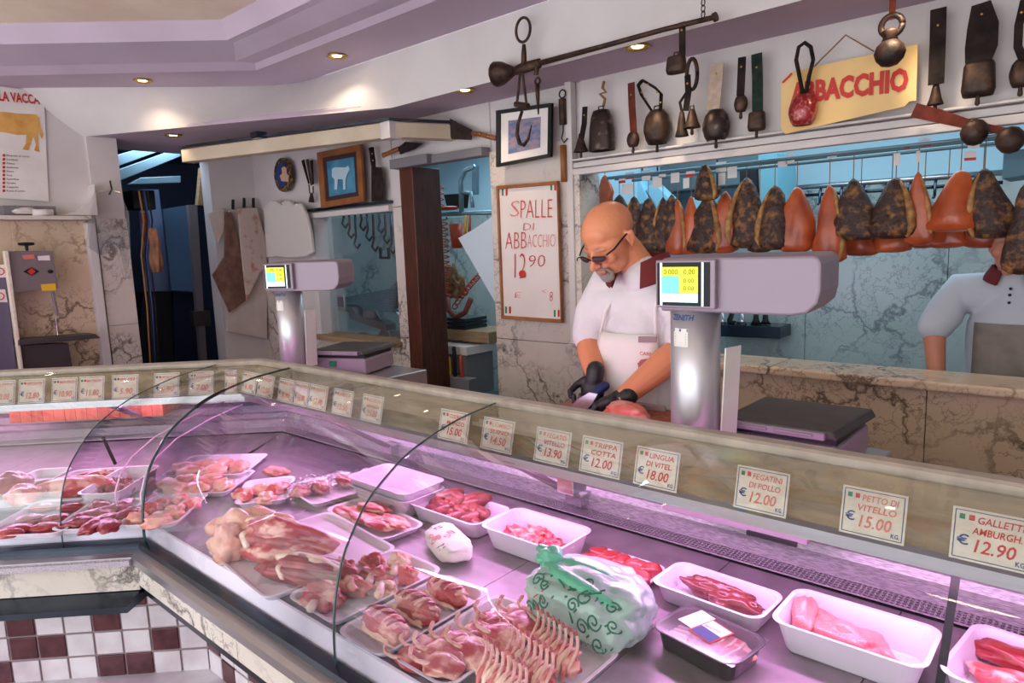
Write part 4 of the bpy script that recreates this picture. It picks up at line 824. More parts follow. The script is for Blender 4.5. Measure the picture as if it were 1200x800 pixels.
# black tray contents
t = thing('packed_ribs', (-.538, 1.14, DZ+.006), 'rib meat packed under film in the black tray', 'meat', None, -.16)
build('lean', blobmb((.02, 0, .016), (.062, .046, .018), None, .1, 1.8, 4, power=.8), MT_roast, t, local=True, smooth=True, fix=False)
for k in range(4): build('fat_stripe', MB().capsule([(.0+.018*k, -.03, .028), (.012+.018*k, .0, .036), (.004+.018*k, .03, .03)], .0028, 6), MT_fat, t, local=True, smooth=True)
for k in range(3): build('bone_end', MB().capsule([(-.065, -.03+.014*k, .022), (-.03, -.034+.014*k, .03)], .005, 8), MT_bone, t, local=True, smooth=True)
bt = [o for o in bpy.data.objects if o.name.startswith('black_tray')][0]; c_, s_ = cos(-.16), sin(-.16)
fx = lambda x, y, z: (-.538+x*c_-y*s_, 1.14+x*s_+y*c_, z)
build('film', MB().prism([fx(-.09, -.061, .9045), fx(.09, -.061, .9045), fx(.09, .061, .9045), fx(-.09, .061, .9045)], [fx(-.09, -.061, .9052), fx(.09, -.061, .9052), fx(.09, .061, .9052), fx(-.09, .061, .9052)]), M_film, bt)
lz = .9056
def card(x0, x1, y0, y1, z, m, name, par, sk=.35): 
    R2 = lambda x, y: fx(x*cos(sk)-y*sin(sk), x*sin(sk)+y*cos(sk), z); build(name, MB().prism([R2(x0, y0), R2(x1, y0), R2(x1, y1), R2(x0, y1)], [tuple(np.array(R2(a, b))+[0, 0, .0005]) for a, b in ((x0, y0), (x1, y0), (x1, y1), (x0, y1))]), m, par); return R2
card(-.066, -.028, -.018, .045, lz, M_paper, 'white_label', bt, -.2); card(-.028, .028, -.026, .038, lz, M_red, 'label_border', bt, -.2)
card(-.025, .025, -.023, .006, lz+.0006, M_blue, 'label_blue', bt, -.2); card(-.025, .025, .006, .035, lz+.0006, M_paper, 'label_white', bt, -.2)
mb = MB()
for k in range(4): text_mb('BRACIOLE', fx(-.018, .012+.0 -.0*k, lz+.0008), (c_, s_, 0), (-s_, c_, 0), .006, width=.034, mb=mb) if k == 0 else None
build('label_lettering', mb, M_red, bt)
# ---- green compostable bag
t = thing('shopping_bag', (-.772, 1.085, DZ), 'tied pale green compostable carrier bag printed with swirls', 'bag', None, .05)
M_gbag = mat('bag_green', (168, 190, 182), .3, n=6, col2=(140, 168, 160), bump=(28, .5), coat=.3, obj=True); M_gh = mat('bag_green_handles', (92, 178, 146), .35, bump=(40, .6), coat=.3); M_gp = mat('bag_print', (24, 104, 84), .5)
gb = blobmb((0, 0, .060), (.135, .098, .064), None, .08, 1.6, 5, amp2=.035, fr2=5, power=.72, flat=.9); go = build('body', gb, M_gbag, t, local=True, smooth=True, fix=False)
build('inner_parcel', MB().box(-.1, .1, -.06, .06, .01, .09), M_paper, t, local=True, bevel=.02)
build('handle_band', MB().capsule([(-.095, -.015, .108), (-.05, -.035, .108), (.02, -.05, .102), (.08, -.055, .092), (.112, -.045, .078)], [.018, .022, .021, .016, .007], 12), M_gh, t, local=True, smooth=True)
build('handle_band', MB().capsule([(-.10, .0, .11), (-.05, .01, .116), (.03, .01, .112), (.09, .0, .10)], [.015, .016, .013, .006], 12), M_gh, t, local=True, smooth=True)
build('knot', blobmb((-.10, .0, .126), (.034, .024, .020), rotm(0, .3, .3), .3, 2, 3), M_gh, t, local=True, smooth=True, fix=False)
st = [[(-.02, .04), (.0, .02), (.018, -.02), (.03, -.06)], [(-.02, .04), (-.05, .055), (-.08, .05)], [(.0, .02), (.03, .035), (.06, .05)]]
for cx, cy, r0, sg in ((-.085, .035, .016, 1), (-.055, .0, .014, -1), (-.03, .055, .015, 1), (.0, .05, .013, -1), (.04, .03, .02, 1), (.065, -.005, .016, -1), (.09, .03, .013, 1), (.04, -.02, .014, 1), (-.08, -.01, .010, -1), (.02, .06, .012, 1)): st.append(swirl(cx, cy, r0, 1.5, sg))
for cx, cy, r0, sg in ((-.10, -.02, .014, 1), (-.035, -.035, .014, 1), (.0, -.045, .012, -1), (.075, -.04, .014, -1), (-.065, -.04, .012, 1), (.10, .0, .012, -1), (.02, .01, .014, 1), (-.06, .03, .012, -1)): st.append(swirl(cx, cy, r0, 1.5, sg))
for _ in range(26): a, b_ = random.uniform(-.1, .11), random.uniform(-.06, .065); st.append([(a, b_), (a+.006, b_+.006)])
fr_ = ((0, -.06, .055), (1, 0, 0), (0, .62, .78))
decal(go, st, M_gp, 'printed_swirls', fr_, .0036); decal(go, [[(-.08, .0), (-.055, .018)], [(-.08, .018), (-.055, .0)]], M_red, 'red_cross_mark', fr_, .002)
tm = text_mb('BIOCOMPOSTABILE', (0, 0, 0), (1, 0, 0), (0, 1, 0), .012, width=.10)
from mathutils.bvhtree import BVHTree
bv = BVHTree.FromPolygons([v.co[:] for v in go.data.vertices], [tuple(p.vertices) for p in go.data.polygons]); O, R_, U_ = [Vector(a) for a in fr_]; N_ = R_.cross(U_)
nv = []
for x, y, z in tm.v:
    h = bv.ray_cast(O+R_*(x+.0)+U_*(y-.055)+N_*.3, -N_); nv.append(tuple(h[0]+N_*.0012) if h[0] else (0, 0, .05))
tm.v = nv; build('lettering', tm, M_gp, t, local=True)
# ================================================================== THINGS ON THE BACK WALL
WY = 2.945
W = lambda x, y, Y=WY: aty(x, y, Y)
NW = (0, -1, 0)
def wdim(x0, x1, y, Y=WY): return W(x1, y, Y)[0]-W(x0, y, Y)[0]
PROF = {'cone': [(.18, 1), (.32, .97), (.5, .7), (.72, .3), (1, .03), (1, 0), (.93, 0), (.6, .4), (.1, .8)], 'pot': [(.15, 1), (.5, .97), (.82, .8), (.98, .55), (1, .4), (.85, .15), (.66, 0), (.58, 0), (.7, .3), (.1, .8)],
        'box': [(.2, 1), (.8, .99), (.9, .9), (.97, .4), (1, .2), (.88, .0), (.8, 0), (.8, .4), (.1, .8)], 'tall': [(.2, 1), (.62, .97), (.8, .82), (.95, .5), (1, .03), (1, 0), (.92, 0), (.8, .5), (.1, .9)],
        'ball': [(.05, 1), (.5, .94), (.85, .76), (1, .5), (.86, .26), (.5, .06), (.05, 0)]}
def hangbell(label, px, kind, strap=None, sw=.03, sm=None, bm_=None, Y=WY, clap=5, loop=None, group='animal bells on the wall', name='hanging_bell'):
    x0, x1, yt, yb = px; c = W((x0+x1)/2, yb, Y); top = W((x0+x1)/2, yt, Y); H = top[2]-c[2]; R = wdim(x0, x1, (yt+yb)/2, Y)/2*.92
    dy = .0; d_ = .62 if kind in ('box', 'tall') else .8
    cy = Y-.0 if kind == 'x' else Y-R*d_*.15
    t = thing(name, (c[0], cy, c[2]), label, 'bell', group)
    build('bell_body', MB().lathe([(r*R, z*H) for r, z in PROF[kind]], (0, 0, 0), 22, sy=d_, e=3.2 if kind in ('box', 'tall') else 2, caps=kind == 'ball'), bm_ or M_bell, t, local=True, smooth=True)
    if clap: build('clapper', MB().capsule([(0, 0, H*.45), (.0, 0, -H*.04), (0, 0, -H*.04-clap*.004)], [.004, .006, .008], 8), M_iron, t, local=True, smooth=True)
    if kind != 'ball': build('crown_loop', MB().tube([(-R*.22, 0, H*.96), (-R*.2, 0, H+.014), (R*.2, 0, H+.014), (R*.22, 0, H*.96)], .0035, 6), M_iron, t, local=True, smooth=True)
    if strap:
        pts = [W(x, y, Y-.012) for x, y in strap]; build('strap', MB().strip([tuple(p) for p in pts], sw, NW, .006), sm or M_leathb, t, bevel=.001)
        p = (pts[0]+pts[1])/2; build('rivet', MB().ell(tuple(p+[0, -.008, 0]), (.005, .003, .005), n=8, m=5), M_brass, t, smooth=True)
    if loop:
        pts = [W(x, y, Y-.012) for x, y in loop[0]]; build('strap_loop', MB().tube([tuple(p) for p in pts], loop[1], 8, flat=loop[3] if len(loop) > 3 else 1), loop[2], t, smooth=True)
    return t
hangbell('small bell on short black strap, left end of the bell row', (673, 690, 160, 178), 'cone', ((686, 125), (685, 145), (682, 162)), .03)
t = hangbell('tall blackened cow bell hung on a knotted tan cord', (692, 720, 128, 177), 'tall', None, bm_=M_bellstuds, clap=0)
build('knotted_cord', MB().tube([W(708, 95), W(706, 103), W(710, 108), W(703, 110), W(709, 116), W(707, 125)], .008, 6), M_rope, t, smooth=True)
hangbell('small dark bell under a long red-brown leather strap', (735, 750, 154, 172), 'pot', ((740, 97), (741, 125), (743, 156)), .036, M_leathbr)
t = hangbell('big round pot bell with a studded black collar', (755, 787, 128, 169), 'pot', None, clap=6)
build('collar', MB().tube([W(764, 130, 2.92), W(752, 112, 2.92), W(748, 100, 2.92), W(753, 94, 2.92), W(768, 103, 2.92), W(775, 110, 2.92), W(774, 130, 2.92)], .017, 4, flat=.35, ref=(0, 1, 0)), M_leathb, t)
for p in ((752, 108), (759, 99), (770, 108), (774, 120), (757, 116)): build('stud', MB().ell(tuple(W(*p, 2.90)), (.005, .004, .005), n=8, m=5), M_brass, t, smooth=True)
hangbell('round studded bell on a cream leather strap', (823, 857, 128, 165), 'pot', ((841, 75), (839, 98), (836, 128)), .062, M_leathc, M_bellstuds)
hangbell('small round bell on a twisted dark strap', (860, 877, 111, 131), 'pot', ((870, 67), (869, 90), (868, 112)), .034)
hangbell('square bell on a long dark green strap', (876, 898, 131, 153), 'box', ((887, 63), (888, 95), (888, 131)), .045, M_leathg)
hangbell('red enamelled bell in front of the yellow sign', (923, 959, 110, 147), 'pot', None, bm_=M_bellred, Y=2.90, clap=0, loop=(((941, 112), (938, 95), (933, 70), (936, 55), (943, 50), (950, 55), (953, 70), (948, 90), (944, 112)), .008, M_leathb))
t = hangbell('round bronze ball bell hanging in front of the sign', (1022, 1063, 46, 79), 'ball', None, Y=2.80, clap=0)
build('neck', MB().lathe([(.028, 0), (.02, .02), (.03, .03), (.022, .04)], tuple(W(1043, 47, 2.8)-[0, 0, .004]), 16), M_bell, t, smooth=True)
c = W(1045, 30, 2.8); build('ring', MB().tube([(c[0]+.034*cos(a), c[1], c[2]+.034*sin(a)) for a in np.linspace(0, 2*pi, 20)], .011, 8), M_bell, t, smooth=True)
build('strap', MB().strip([tuple(c+[0, 0, .02]), tuple(W(1047, -12, 2.8))], .02, NW, .005), M_leathbr, t)
hangbell('narrow cone bell on a long black buckled strap', (1085, 1107, 98, 123), 'cone', ((1100, 10), (1099, 50), (1097, 99)), .05)
hangbell('large square cow bell on a wide black strap', (1124, 1168, 73, 113), 'box', ((1150, 4), (1152, 30), (1150, 55), (1146, 74)), [.055, .09, .095, .075])
hangbell('bell on a thin knotted strap at the right edge', (1180, 1212, 69, 102), 'pot', ((1201, 0), (1194, 30), (1193, 55), (1199, 70)), .025)
hangbell('box bell hanging from the end of the steelyard beam', (781, 805, 66, 86), 'box', ((800, 26), (800, 45), (800, 66)), .026, Y=2.53, clap=0)
t = hangbell('pair of small bells on a strap below the steelyard beam', (801, 822, 128, 150), 'cone', ((806, 88), (807, 108), (804, 130)), .028, Y=2.9)
c0 = W(799, 160, 2.9); build('second_bell', MB().lathe([(r*.032, z*.11) for r, z in PROF['cone']], tuple(c0), 16, sy=.7, caps=False), M_bell, t, smooth=True)
c0 = W(811, 87, 2.9); build('iron_ring', MB().tube([(c0[0]+.025*cos(a), c0[1], c0[2]+.065*sin(a)) for a in np.linspace(0, 2*pi, 20)], .009, 8), M_iron, t, smooth=True)
build('thin_strap', MB().strip([tuple(W(805, 108, 2.9)), tuple(W(797, 120, 2.9)), tuple(W(800, 134, 2.9))], .012, NW, .004), M_leathb, t)
t = thing('bell_strap', W(1070, 130, 2.9), 'brown leather strap with two small round bells across the frame', 'bell')
build('strap', MB().strip([tuple(W(1071, 129, 2.91)), tuple(W(1100, 136, 2.91)), tuple(W(1140, 147, 2.91)), tuple(W(1200, 158, 2.91))], [.05, .045, .03, .02], NW, .006), M_leathbr, t)
for px, py in ((1142, 155), (1184, 164)): build('round_bell', MB().lathe([(r*.044, (z-.5)*.09) for r, z in PROF['ball']], tuple(W(px, py, 2.88)), 18, sy=.9), M_bell, t, smooth=True)
# sign
sg = thing('hanging_sign', W(996, 130, 2.925), 'yellow card sign reading ABBACCHIO hanging on a string', 'sign')
cs = [W(*p, 2.93) for p in ((916, 151), (921, 157), (1060, 125), (1066, 119), (1074, 118), (1076, 52), (930, 84), (916, 96))]
M_sign = mat('sign_yellow', (232, 196, 130), .6, n=4, col2=(222, 180, 112)); build('board', MB().prism(cs, [p+[0, -.006, 0] for p in cs]), M_sign, sg)
a, b = W(926, 121, 2.92), W(1064, 105, 2.92); Rr = b-a; Lw = np.linalg.norm(Rr); H_ = (W(1064, 82, 2.92)-W(1064, 105, 2.92))[2]
build('lettering', text_mb('ABBACCHIO', a, Rr, (0, 0, 1), H_*1.12, width=Lw, bold=.045), M_red, sg)
build('string', MB().tube([W(950, 82, 2.93), W(991, 41, 2.95), W(1024, 60, 2.93)], .003, 6), M_rope, sg)
build('corner_flag', MB().strip([W(917, 97, 2.92), W(928, 86, 2.92)], .008, NW, .001), M_red, sg)
# steelyard
sy_ = thing('steelyard', W(640, 80, 2.5), 'rusty iron steelyard beam with ring, hooks and bell-shaped weight', 'steelyard')
Q = lambda x, y: W(x, y, 2.5)
build('beam_rod', MB().tube([Q(625, 76), Q(700, 56), Q(780, 34), Q(838, 20)], [.013, .011, .010, .010], 10), M_iron, sy_, smooth=True); build('end_knob', MB().tube([Q(836, 21), Q(840, 19)], [.017, .017], 10), M_iron, sy_)
build('beam_head', MB().tube([Q(600, 84), Q(612, 80), Q(633, 74)], [.018, .026, .022], 8, flat=.6), M_iron, sy_, smooth=True)
a, b = Q(582, 87), Q(603, 83); build('weight', MB().tube([a-(b-a)*.1, a, a+(b-a)*.3, b], [.02, .058, .052, .018], 14), M_iron, sy_, smooth=True)
c = Q(613, 35); build('ring', MB().tube([(c[0]+.042*cos(a_), c[1], c[2]+.052*sin(a_)) for a_ in np.linspace(0, 2*pi, 26)], .0065, 8), M_iron, sy_, smooth=True)
build('shackle', MB().tube([Q(614, 52), Q(614, 62), Q(614, 80)], [.008, .012, .014], 8), M_iron, sy_, smooth=True)
build('side_bar', MB().tube([Q(610, 82), Q(606, 120)], .006, 8), M_iron, sy_); build('side_bar', MB().tube([Q(612, 82), Q(617, 122)], .006, 8), M_iron, sy_); build('cross_bar', MB().tube([Q(604, 122), Q(619, 124)], .013, 8), M_iron, sy_)
build('hook', MB().tube([Q(612, 130), Q(607, 145), Q(606, 158), Q(609, 168), Q(614, 170), Q(619, 163), Q(623, 146)], [.007, .008, .009, .010, .009, .007, .002], 8), M_iron, sy_, smooth=True)
build('pivot', MB().tube([Q(630, 72), Q(628, 88)], [.014, .010], 8), M_iron, sy_); build('pendant', MB().tube([Q(630, 98), Q(630, 110), Q(631, 134)], [.010, .010, .003], 8), M_iron, sy_, smooth=True)
c = Q(630, 95); build('link', MB().tube([(c[0]+.014*cos(a_), c[1], c[2]+.014*sin(a_)) for a_ in np.linspace(0, 2*pi, 14)], .005, 6), M_iron, sy_, smooth=True)
for k in range(3): 
    c = Q(824, 3+k*7); build('chain_link', MB().tube([(c[0]+.007*cos(a_), c[1], c[2]+.013*sin(a_)) for a_ in np.linspace(0, 2*pi, 12)], .0022, 5), M_iron, sy_, smooth=True)
# spring balance, wooden stick, picture, cleavers, knives
t = thing('spring_balance', W(660, 165), 'small rusty spring balance hanging right of the framed photograph', 'spring balance')
build('housing', MB().tube([W(659, 116), W(660, 146)], .020, 8), M_iron, t); c = W(659, 110); build('ring', MB().tube([(c[0]+.02*cos(a_), c[1], c[2]+.02*sin(a_)) for a_ in np.linspace(0, 2*pi, 16)], .004, 6), M_iron, t, smooth=True)
build('hook', MB().tube([W(660, 146), W(660, 154), W(658, 162), W(661, 167), W(665, 162)], .004, 6), M_iron, t, smooth=True)
tag(build('wooden_stick', MB().tube([W(660, 170), W(661, 213)], .017, 10), M_wood2, smooth=True), 'round wooden stick hanging under the small spring balance', 'stick')
def framed(name, q4, fw_, fm, label, Y=2.93, matw=None):
    P = [W(x, y, Y) for x, y in q4]; c = sum(P)/4; t = thing(name, (c[0], Y, min(p[2] for p in P)), label, 'picture'); n_ = np.array([0, -.022, 0])
    ins = lambda f: [p+(c-p)*f for p in P]
    I = ins(fw_)
    for i in range(4): j = (i+1) % 4; build('frame_bar', MB().prism([P[i], P[j], I[j], I[i]], [P[i]+n_, P[j]+n_, I[j]+n_*.8, I[i]+n_*.8]), fm, t, bevel=.002)
    return t, P, ins, c
t, P, ins, c = framed('framed_photograph', ((584, 196), (648, 184), (649, 121), (584, 130)), .13, M_black, 'black-framed photograph on the marble above the whiteboard')
I = ins(.12); build('mount', MB().prism(I, [p+[0, -.006, 0] for p in I]), M_paper, t); I = ins(.42); build('photo', MB().prism(I, [p+[0, -.009, 0] for p in I]), mat('photo_print', (150, 130, 140), .4, n=14, col2=(90, 110, 150), lo=.4, hi=.6, stretch=(1, 1, 2.5)), t)
t, P, ins, c = framed('framed_painting', ((379, 244), (429, 236), (425, 169), (374, 179)), .22, M_wood2, 'wood-framed blue picture of a cow above the left window')
I = ins(.2); build('mount', MB().prism(I, [p+[0, -.006, 0] for p in I]), mat('mount_dark', (60, 38, 44), .6), t); I = ins(.38); build('canvas', MB().prism(I, [p+[0, -.009, 0] for p in I]), mat('canvas_blue', (40, 112, 150), .4, n=8, col2=(86, 150, 176)), t)
cow = [(389, 198), (392, 196), (405, 196), (408, 194), (410, 198), (407, 204), (405, 210), (405, 222), (402, 222), (402, 210), (396, 210), (395, 222), (392, 222), (392, 210), (389, 207)]
cp = [W(x, y, 2.915) for x, y in cow]; build('painted_cow', MB().prism(cp, [p+[0, -.001, 0] for p in cp]), mat('cow_pale', (180, 206, 214), .6), t)
def cleaver(label, blade, handle, Y=2.94, hw=.018, name='cleaver', bm_=None, hm=None):
    P = [W(x, y, Y) for x, y in blade]; t = thing(name, P[0], label, 'knife'); build('blade', MB().prism(P, [p+[0, -.006, 0] for p in P]), bm_ or M_iron, t); build('handle', MB().tube([W(x, y, Y-.004) for x, y in handle], [hw*.8, hw, hw*.9, hw*1.05], 8, flat=.7), hm or M_wood2, t, smooth=True)
    for k in (1, 2): build('rivet', MB().ell(tuple(W(*handle[k], Y-.004-hw)), (.005, .004, .005), n=8, m=5), M_brass, t)
M_oldst = mat('old_blade', (70, 58, 54), .4, .7, n=20, col2=(48, 38, 36))
cleaver('old cleaver hanging level beside the framed photograph', ((528, 139), (553, 152), (553, 164), (530, 163), (526, 155)), ((553, 156), (562, 157), (572, 160), (581, 162)), bm_=M_oldst, hw=.014)
cleaver('dark cleaver with wooden handle above the door post', ((467, 173), (476, 166), (496, 168), (486, 175), (470, 181)), ((467, 174), (460, 177), (454, 180), (449, 182)), bm_=M_oldst, hw=.016)
cleaver('long dark chopping knife hanging right of the cow picture', ((436, 195), (447, 196), (450, 215), (449, 231), (446, 236), (436, 236)), ((438, 196), (437, 188), (436, 180), (435, 173)), bm_=M_oldst, hw=.022, hm=M_leathb)
t = thing('sharpening_steels', W(362, 237), 'bundle of knives and steels hanging left of the cow picture', 'knives')
for k, (a, b) in enumerate((((355, 188), (362, 215)), ((360, 187), (365, 217)), ((365, 188), (367, 216)))): build('blade', MB().tube([W(*a), W(*b)], [.022, .012], 6, flat=.4), M_leathb if k != 1 else M_iron, t)
build('hook', MB().tube([W(362, 216), W(363, 226), W(367, 226), W(367, 218)], .005, 6), M_iron, t); build('brush', MB().tube([W(365, 226), W(365, 237)], [.01, .024], 8), M_oldst, t)
t = thing('wall_plate', W(333, 222), 'oval ceramic plate with a flower rim and seated figure', 'plate')
cc = W(333, 205, 2.95); mk = lambda rx, rz, e: MB().prism([(cc[0]+rx*cos(a), 2.955, cc[2]+rz*sin(a)) for a in np.linspace(0, 2*pi, 28)[:-1]], [(cc[0]+rx*cos(a), 2.955-e, cc[2]+rz*sin(a)) for a in np.linspace(0, 2*pi, 28)[:-1]])
build('rim', mk(.125, .13, .02), mat('plate_rim', (44, 34, 34), .4, n=40, col2=(150, 110, 40), lo=.5, hi=.6), t); build('centre', mk(.085, .09, .024), M_blue, t)
fg = [(330, 212), (338, 213), (339, 206), (336, 203), (336, 197), (333, 195), (330, 197), (331, 203), (328, 206)]; fp = [W(x, y, 2.928) for x, y in fg]; build('painted_figure', MB().prism(fp, [p+[0, -.002, 0] for p in fp]), mat('figure_tan', (206, 170, 140), .6), t)
# whiteboard
t, P, ins, c = framed('whiteboard', ((590, 373), (661, 378), (656, 212), (584, 218)), .05, M_wood2, 'wood-framed whiteboard with a red handwritten lamb shoulder price', 2.965); t['category'] = 'whiteboard'
I = ins(.04); build('board', MB().prism(I, [p+[0, -.006, 0] for p in I]), mat('board_white', (232, 224, 218), .25, n=3, col2=(222, 212, 206)), t)
def wt(s_, x0, x1, yb, yt, m, name='marker_lettering', sh=.1, b_=-.02):
    a, b = W(x0, yb, 2.955), W(x1, yb-(x1-x0)*.02, 2.955); build(name, text_mb(s_, a, b-a, (0, 0, 1), (W(x0, yt, 2.955)-a)[2], width=np.linalg.norm(b-a), shear=sh, bold=b_), m, t)
wt('S', 598, 609, 254, 234, M_redl); wt('PALLE', 610, 648, 256, 233, M_red); wt('DI', 613, 626, 270, 261, M_red); wt('ABB', 592, 617, 292, 271, M_red); wt('ACCHIO', 618, 651, 290, 274, M_redl); wt('12', 603, 616, 326, 295, M_red); wt('90', 620, 639, 313, 298, M_red)
wt('E', 603, 611, 349, 342, M_redl); wt('<', 635, 641, 345, 337, M_redl); wt('8', 644, 648, 353, 341, M_red)
c0 = W(612, 321, 2.952); build('ink_blot', MB().ell(tuple(c0), (.026, .002, .022), n=12, m=6), M_red, t)
for px, py in ((588, 225), (645, 219), (592, 363), (649, 367)):
    for k, m_ in enumerate((M_green, M_paper, M_red)): build('corner_flag', MB().prism([W(px+k*2.2, py-4, 2.957), W(px+k*2.2+2.2, py-4, 2.957), W(px+k*2.2+2.2, py+4, 2.957), W(px+k*2.2, py+4, 2.957)], [W(px+k*2.2, py-4, 2.9565), W(px+k*2.2+2.2, py-4, 2.9565), W(px+k*2.2+2.2, py+4, 2.9565), W(px+k*2.2, py+4, 2.9565)]), m_, t)
# plastic bags stack & aprons
t = thing('plastic_bags', W(338, 302), 'sheaf of white plastic bags hanging left of the small window', 'bags')
for k, (dx, m_) in enumerate(((0, M_bagw), (4, M_bagw))):
    P = [W(x+dx, y, 2.93-.02*k) for x, y in ((316, 302), (322, 300), (340, 302), (360, 300), (366, 296), (363, 270), (358, 250), (352, 238), (344, 240), (338, 235), (330, 240), (322, 235), (313, 242), (314, 270))]; build('bag', MB().prism(P, [p+[0, -.03, 0] for p in P]), m_, t, bevel=.008)
AP = lambda x, y, o=0: atx(x, y, -5.44+o)
def cloth(name, q_, label, m, o=0):
    P = [AP(x, y, o) for x, y in q_]; ob = build(name, MB().prism(P, [p+[.02, 0, 0] for p in P]), m, bevel=.006); return tag(ob, label, 'apron')
M_cl = mat('cloth_stained', (196, 178, 166), .85, n=16, col2=(176, 120, 104), lo=.55, hi=.7, bump=(12, .4)); M_cld = mat('cloth_brown', (128, 96, 82), .85, n=12, col2=(96, 66, 56), bump=(12, .4)); M_clw = mat('cloth_white', (200, 190, 180), .85, n=5, col2=(184, 170, 160), bump=(12, .4))
cloth('apron', ((264, 388), (312, 397), (312, 250), (295, 240), (266, 246)), 'long white apron hanging at the back of the hooks', M_clw)
cloth('apron', ((268, 366), (290, 350), (281, 292), (270, 248), (263, 250), (262, 300), (248, 322), (256, 340)), 'brown stained apron hanging left of the hooks', M_cld, .04)
cloth('apron', ((288, 352), (303, 320), (312, 312), (310, 280), (300, 244), (278, 244), (281, 290)), 'white apron with red stains hanging on the hooks', M_cl, .06)
cloth('apron', ((243, 250), (262, 244), (262, 270), (254, 285)), 'folded grey-white cloth corner left of the brown apron', M_clw, .02)
for k, (px, py) in enumerate(((273, 240), (286, 238), (297, 238))): tag(build('coat_hook', MB().tube([AP(px, py-5), AP(px, py, .05), AP(px, py+5, .04)], .012, 8), M_dark, smooth=True), ('left', 'middle', 'right')[k]+' of the three dark coat hooks above the aprons', 'hook')
# ================================================================== LEFT WALL THINGS
PX = lambda x, y, X=-5.19: atx(x, y, X)
t = thing('meat_poster', PX(20, 230), 'wall poster titled LA VACCA with a brown cow and a list of cuts', 'poster')
P = [PX(-60, 228), PX(57, 236), PX(51, 108), PX(-60, 94)]; build('sheet', MB().prism(P, [p+[.003, 0, 0] for p in P]), M_paper, t)
a, b = PX(-40, 114, -5.184), PX(47, 122, -5.184); build('title_lettering', text_mb('LA VACCA', PX(-1, 117.5, -5.184)-(b-a)*.0, b-a, (0, 0, 1), (PX(0, 107)-PX(0, 118))[2], width=np.linalg.norm(PX(47, 122, -5.184)-PX(-1, 117.5, -5.184)), bold=.03), M_red, t)
cw = [(-30, 131), (5, 131), (20, 133), (42, 134), (46, 138), (48, 150), (51, 158), (49, 163), (46, 157), (45, 148), (44, 158), (45, 170), (46, 178), (40, 176), (42, 170), (40, 162), (38, 160), (36, 168), (33, 176), (26, 175), (30, 169), (31, 158), (20, 158), (5, 155), (-30, 152)]
P = [PX(x, y, -5.185) for x, y in cw]; build('cow_print', MB().prism(P, [p+[.001, 0, 0] for p in P]), mat('cow_brown', (196, 132, 50), .6, n=9, col2=(226, 176, 96)), t)
mb = MB(); mk_ = MB()
for k in range(10):
    y = 182+k*4.6; a = PX(8, y, -5.185); mk_.prism([PX(3, y+1.5, -5.185), PX(6, y+1.5, -5.185), PX(6, y-1.5, -5.185), PX(3, y-1.5, -5.185)], [p+[.001, 0, 0] for p in (PX(3, y+1.5, -5.185), PX(6, y+1.5, -5.185), PX(6, y-1.5, -5.185), PX(3, y-1.5, -5.185))])
    text_mb(['Muscolo di coscia', 'Lombata', 'Filetto', 'Scamone', 'Noce', 'Fesa', 'Sottofesa', 'Girello', 'Cappello', 'Punta di petto'][k], a+[0, 0, -.006], b-PX(-1, 117.5, -5.184), (0, 0, 1), .012, mb=mb)
build('list_lettering', mb, M_leathb, t); build('list_marks', mk_, M_red, t)
# ledge things
P = PX(12, 253, -5.10); tag(build('storage_box', MB().box(-5.19, -5.09, PX(3, 250, -5.1)[1], PX(66, 250, -5.1)[1], 1.94, 2.0), M_grey, bevel=.006), 'grey plastic box lying on the marble ledge under the poster', 'box')
tag(build('crumpled_packet', blobmb((-5.075, PX(30, 250, -5.08)[1], 1.965), (.02, .06, .022), None, .3, 2.5, 3), M_bagw, smooth=True, fix=False), 'crumpled clear packet in front of the grey box on the ledge', 'packet')
tag(build('paper_roll', MB().tube([PX(38, 249, -5.065), PX(62, 249, -5.065)], .02, 12), M_paper, smooth=True), 'small roll lying on the ledge right of the crumpled packet', 'roll')
# band saw
t = thing('bone_saw', (-5.1, 1.25, 1.0), 'steel bone-cutting band saw standing against the left marble wall', 'band saw')
MX = lambda x, y, X=-5.0: atx(x, y, X)
def mbox(name, q4, th, m, X=-5.0, bev=.004): P = [MX(x, y, X) for x, y in q4]; return build(name, MB().prism(P, [p-[th, 0, 0] for p in P]), m, t, bevel=bev)
M_mach = mat('machine_grey', (136, 124, 126), .4, .4); M_machd = mat('machine_dark', (74, 66, 66), .5, .3)
mbox('upper_housing', ((16, 343), (68, 338), (62, 294), (8, 294)), .10, M_mach); mbox('side_rail', ((24, 434), (28, 434), (10, 294), (5, 294)), .05, M_tagcard, -4.97)
mbox('lower_cabinet', ((28, 434), (86, 434), (80, 402), (24, 404)), .10, M_machd); mbox('table', ((22, 405), (118, 396), (112, 391), (22, 398)), .14, M_machd, -4.95)
mbox('blade_guard', ((66, 370), (70, 369), (64, 342), (60, 342)), .02, M_mach); mbox('blade', ((68, 398), (69, 398), (66, 370), (65, 370)), .002, M_chrome)
mbox('yellow_sticker', ((49, 341), (66, 340), (65, 332), (48, 333)), .002, M_yel, -4.995, 0); mbox('pink_label', ((28, 304), (41, 303), (40, 298), (26, 299)), .002, M_redl, -4.995, 0); mbox('white_label', ((45, 305), (59, 305), (58, 299), (44, 300)), .002, M_paper, -4.995, 0)
mbox('emblem', ((27, 318), (37, 313), (46, 318), (37, 323)), .002, M_black, -4.995, 0); mbox('emblem_mark', ((32, 318), (37, 314), (42, 318), (37, 322)), .003, M_red, -4.992, 0)
c = MX(59, 318); build('knob', MB().ell(tuple(c), (.012, .016, .012), n=12, m=8), M_black, t, smooth=True); c = MX(31, 288); build('star_knob', MB().lathe([(.008, -.03), (.01, 0), (.04, .004), (.045, .012), (.04, .02), (.01, .022)], tuple(c), 12), M_black, t)
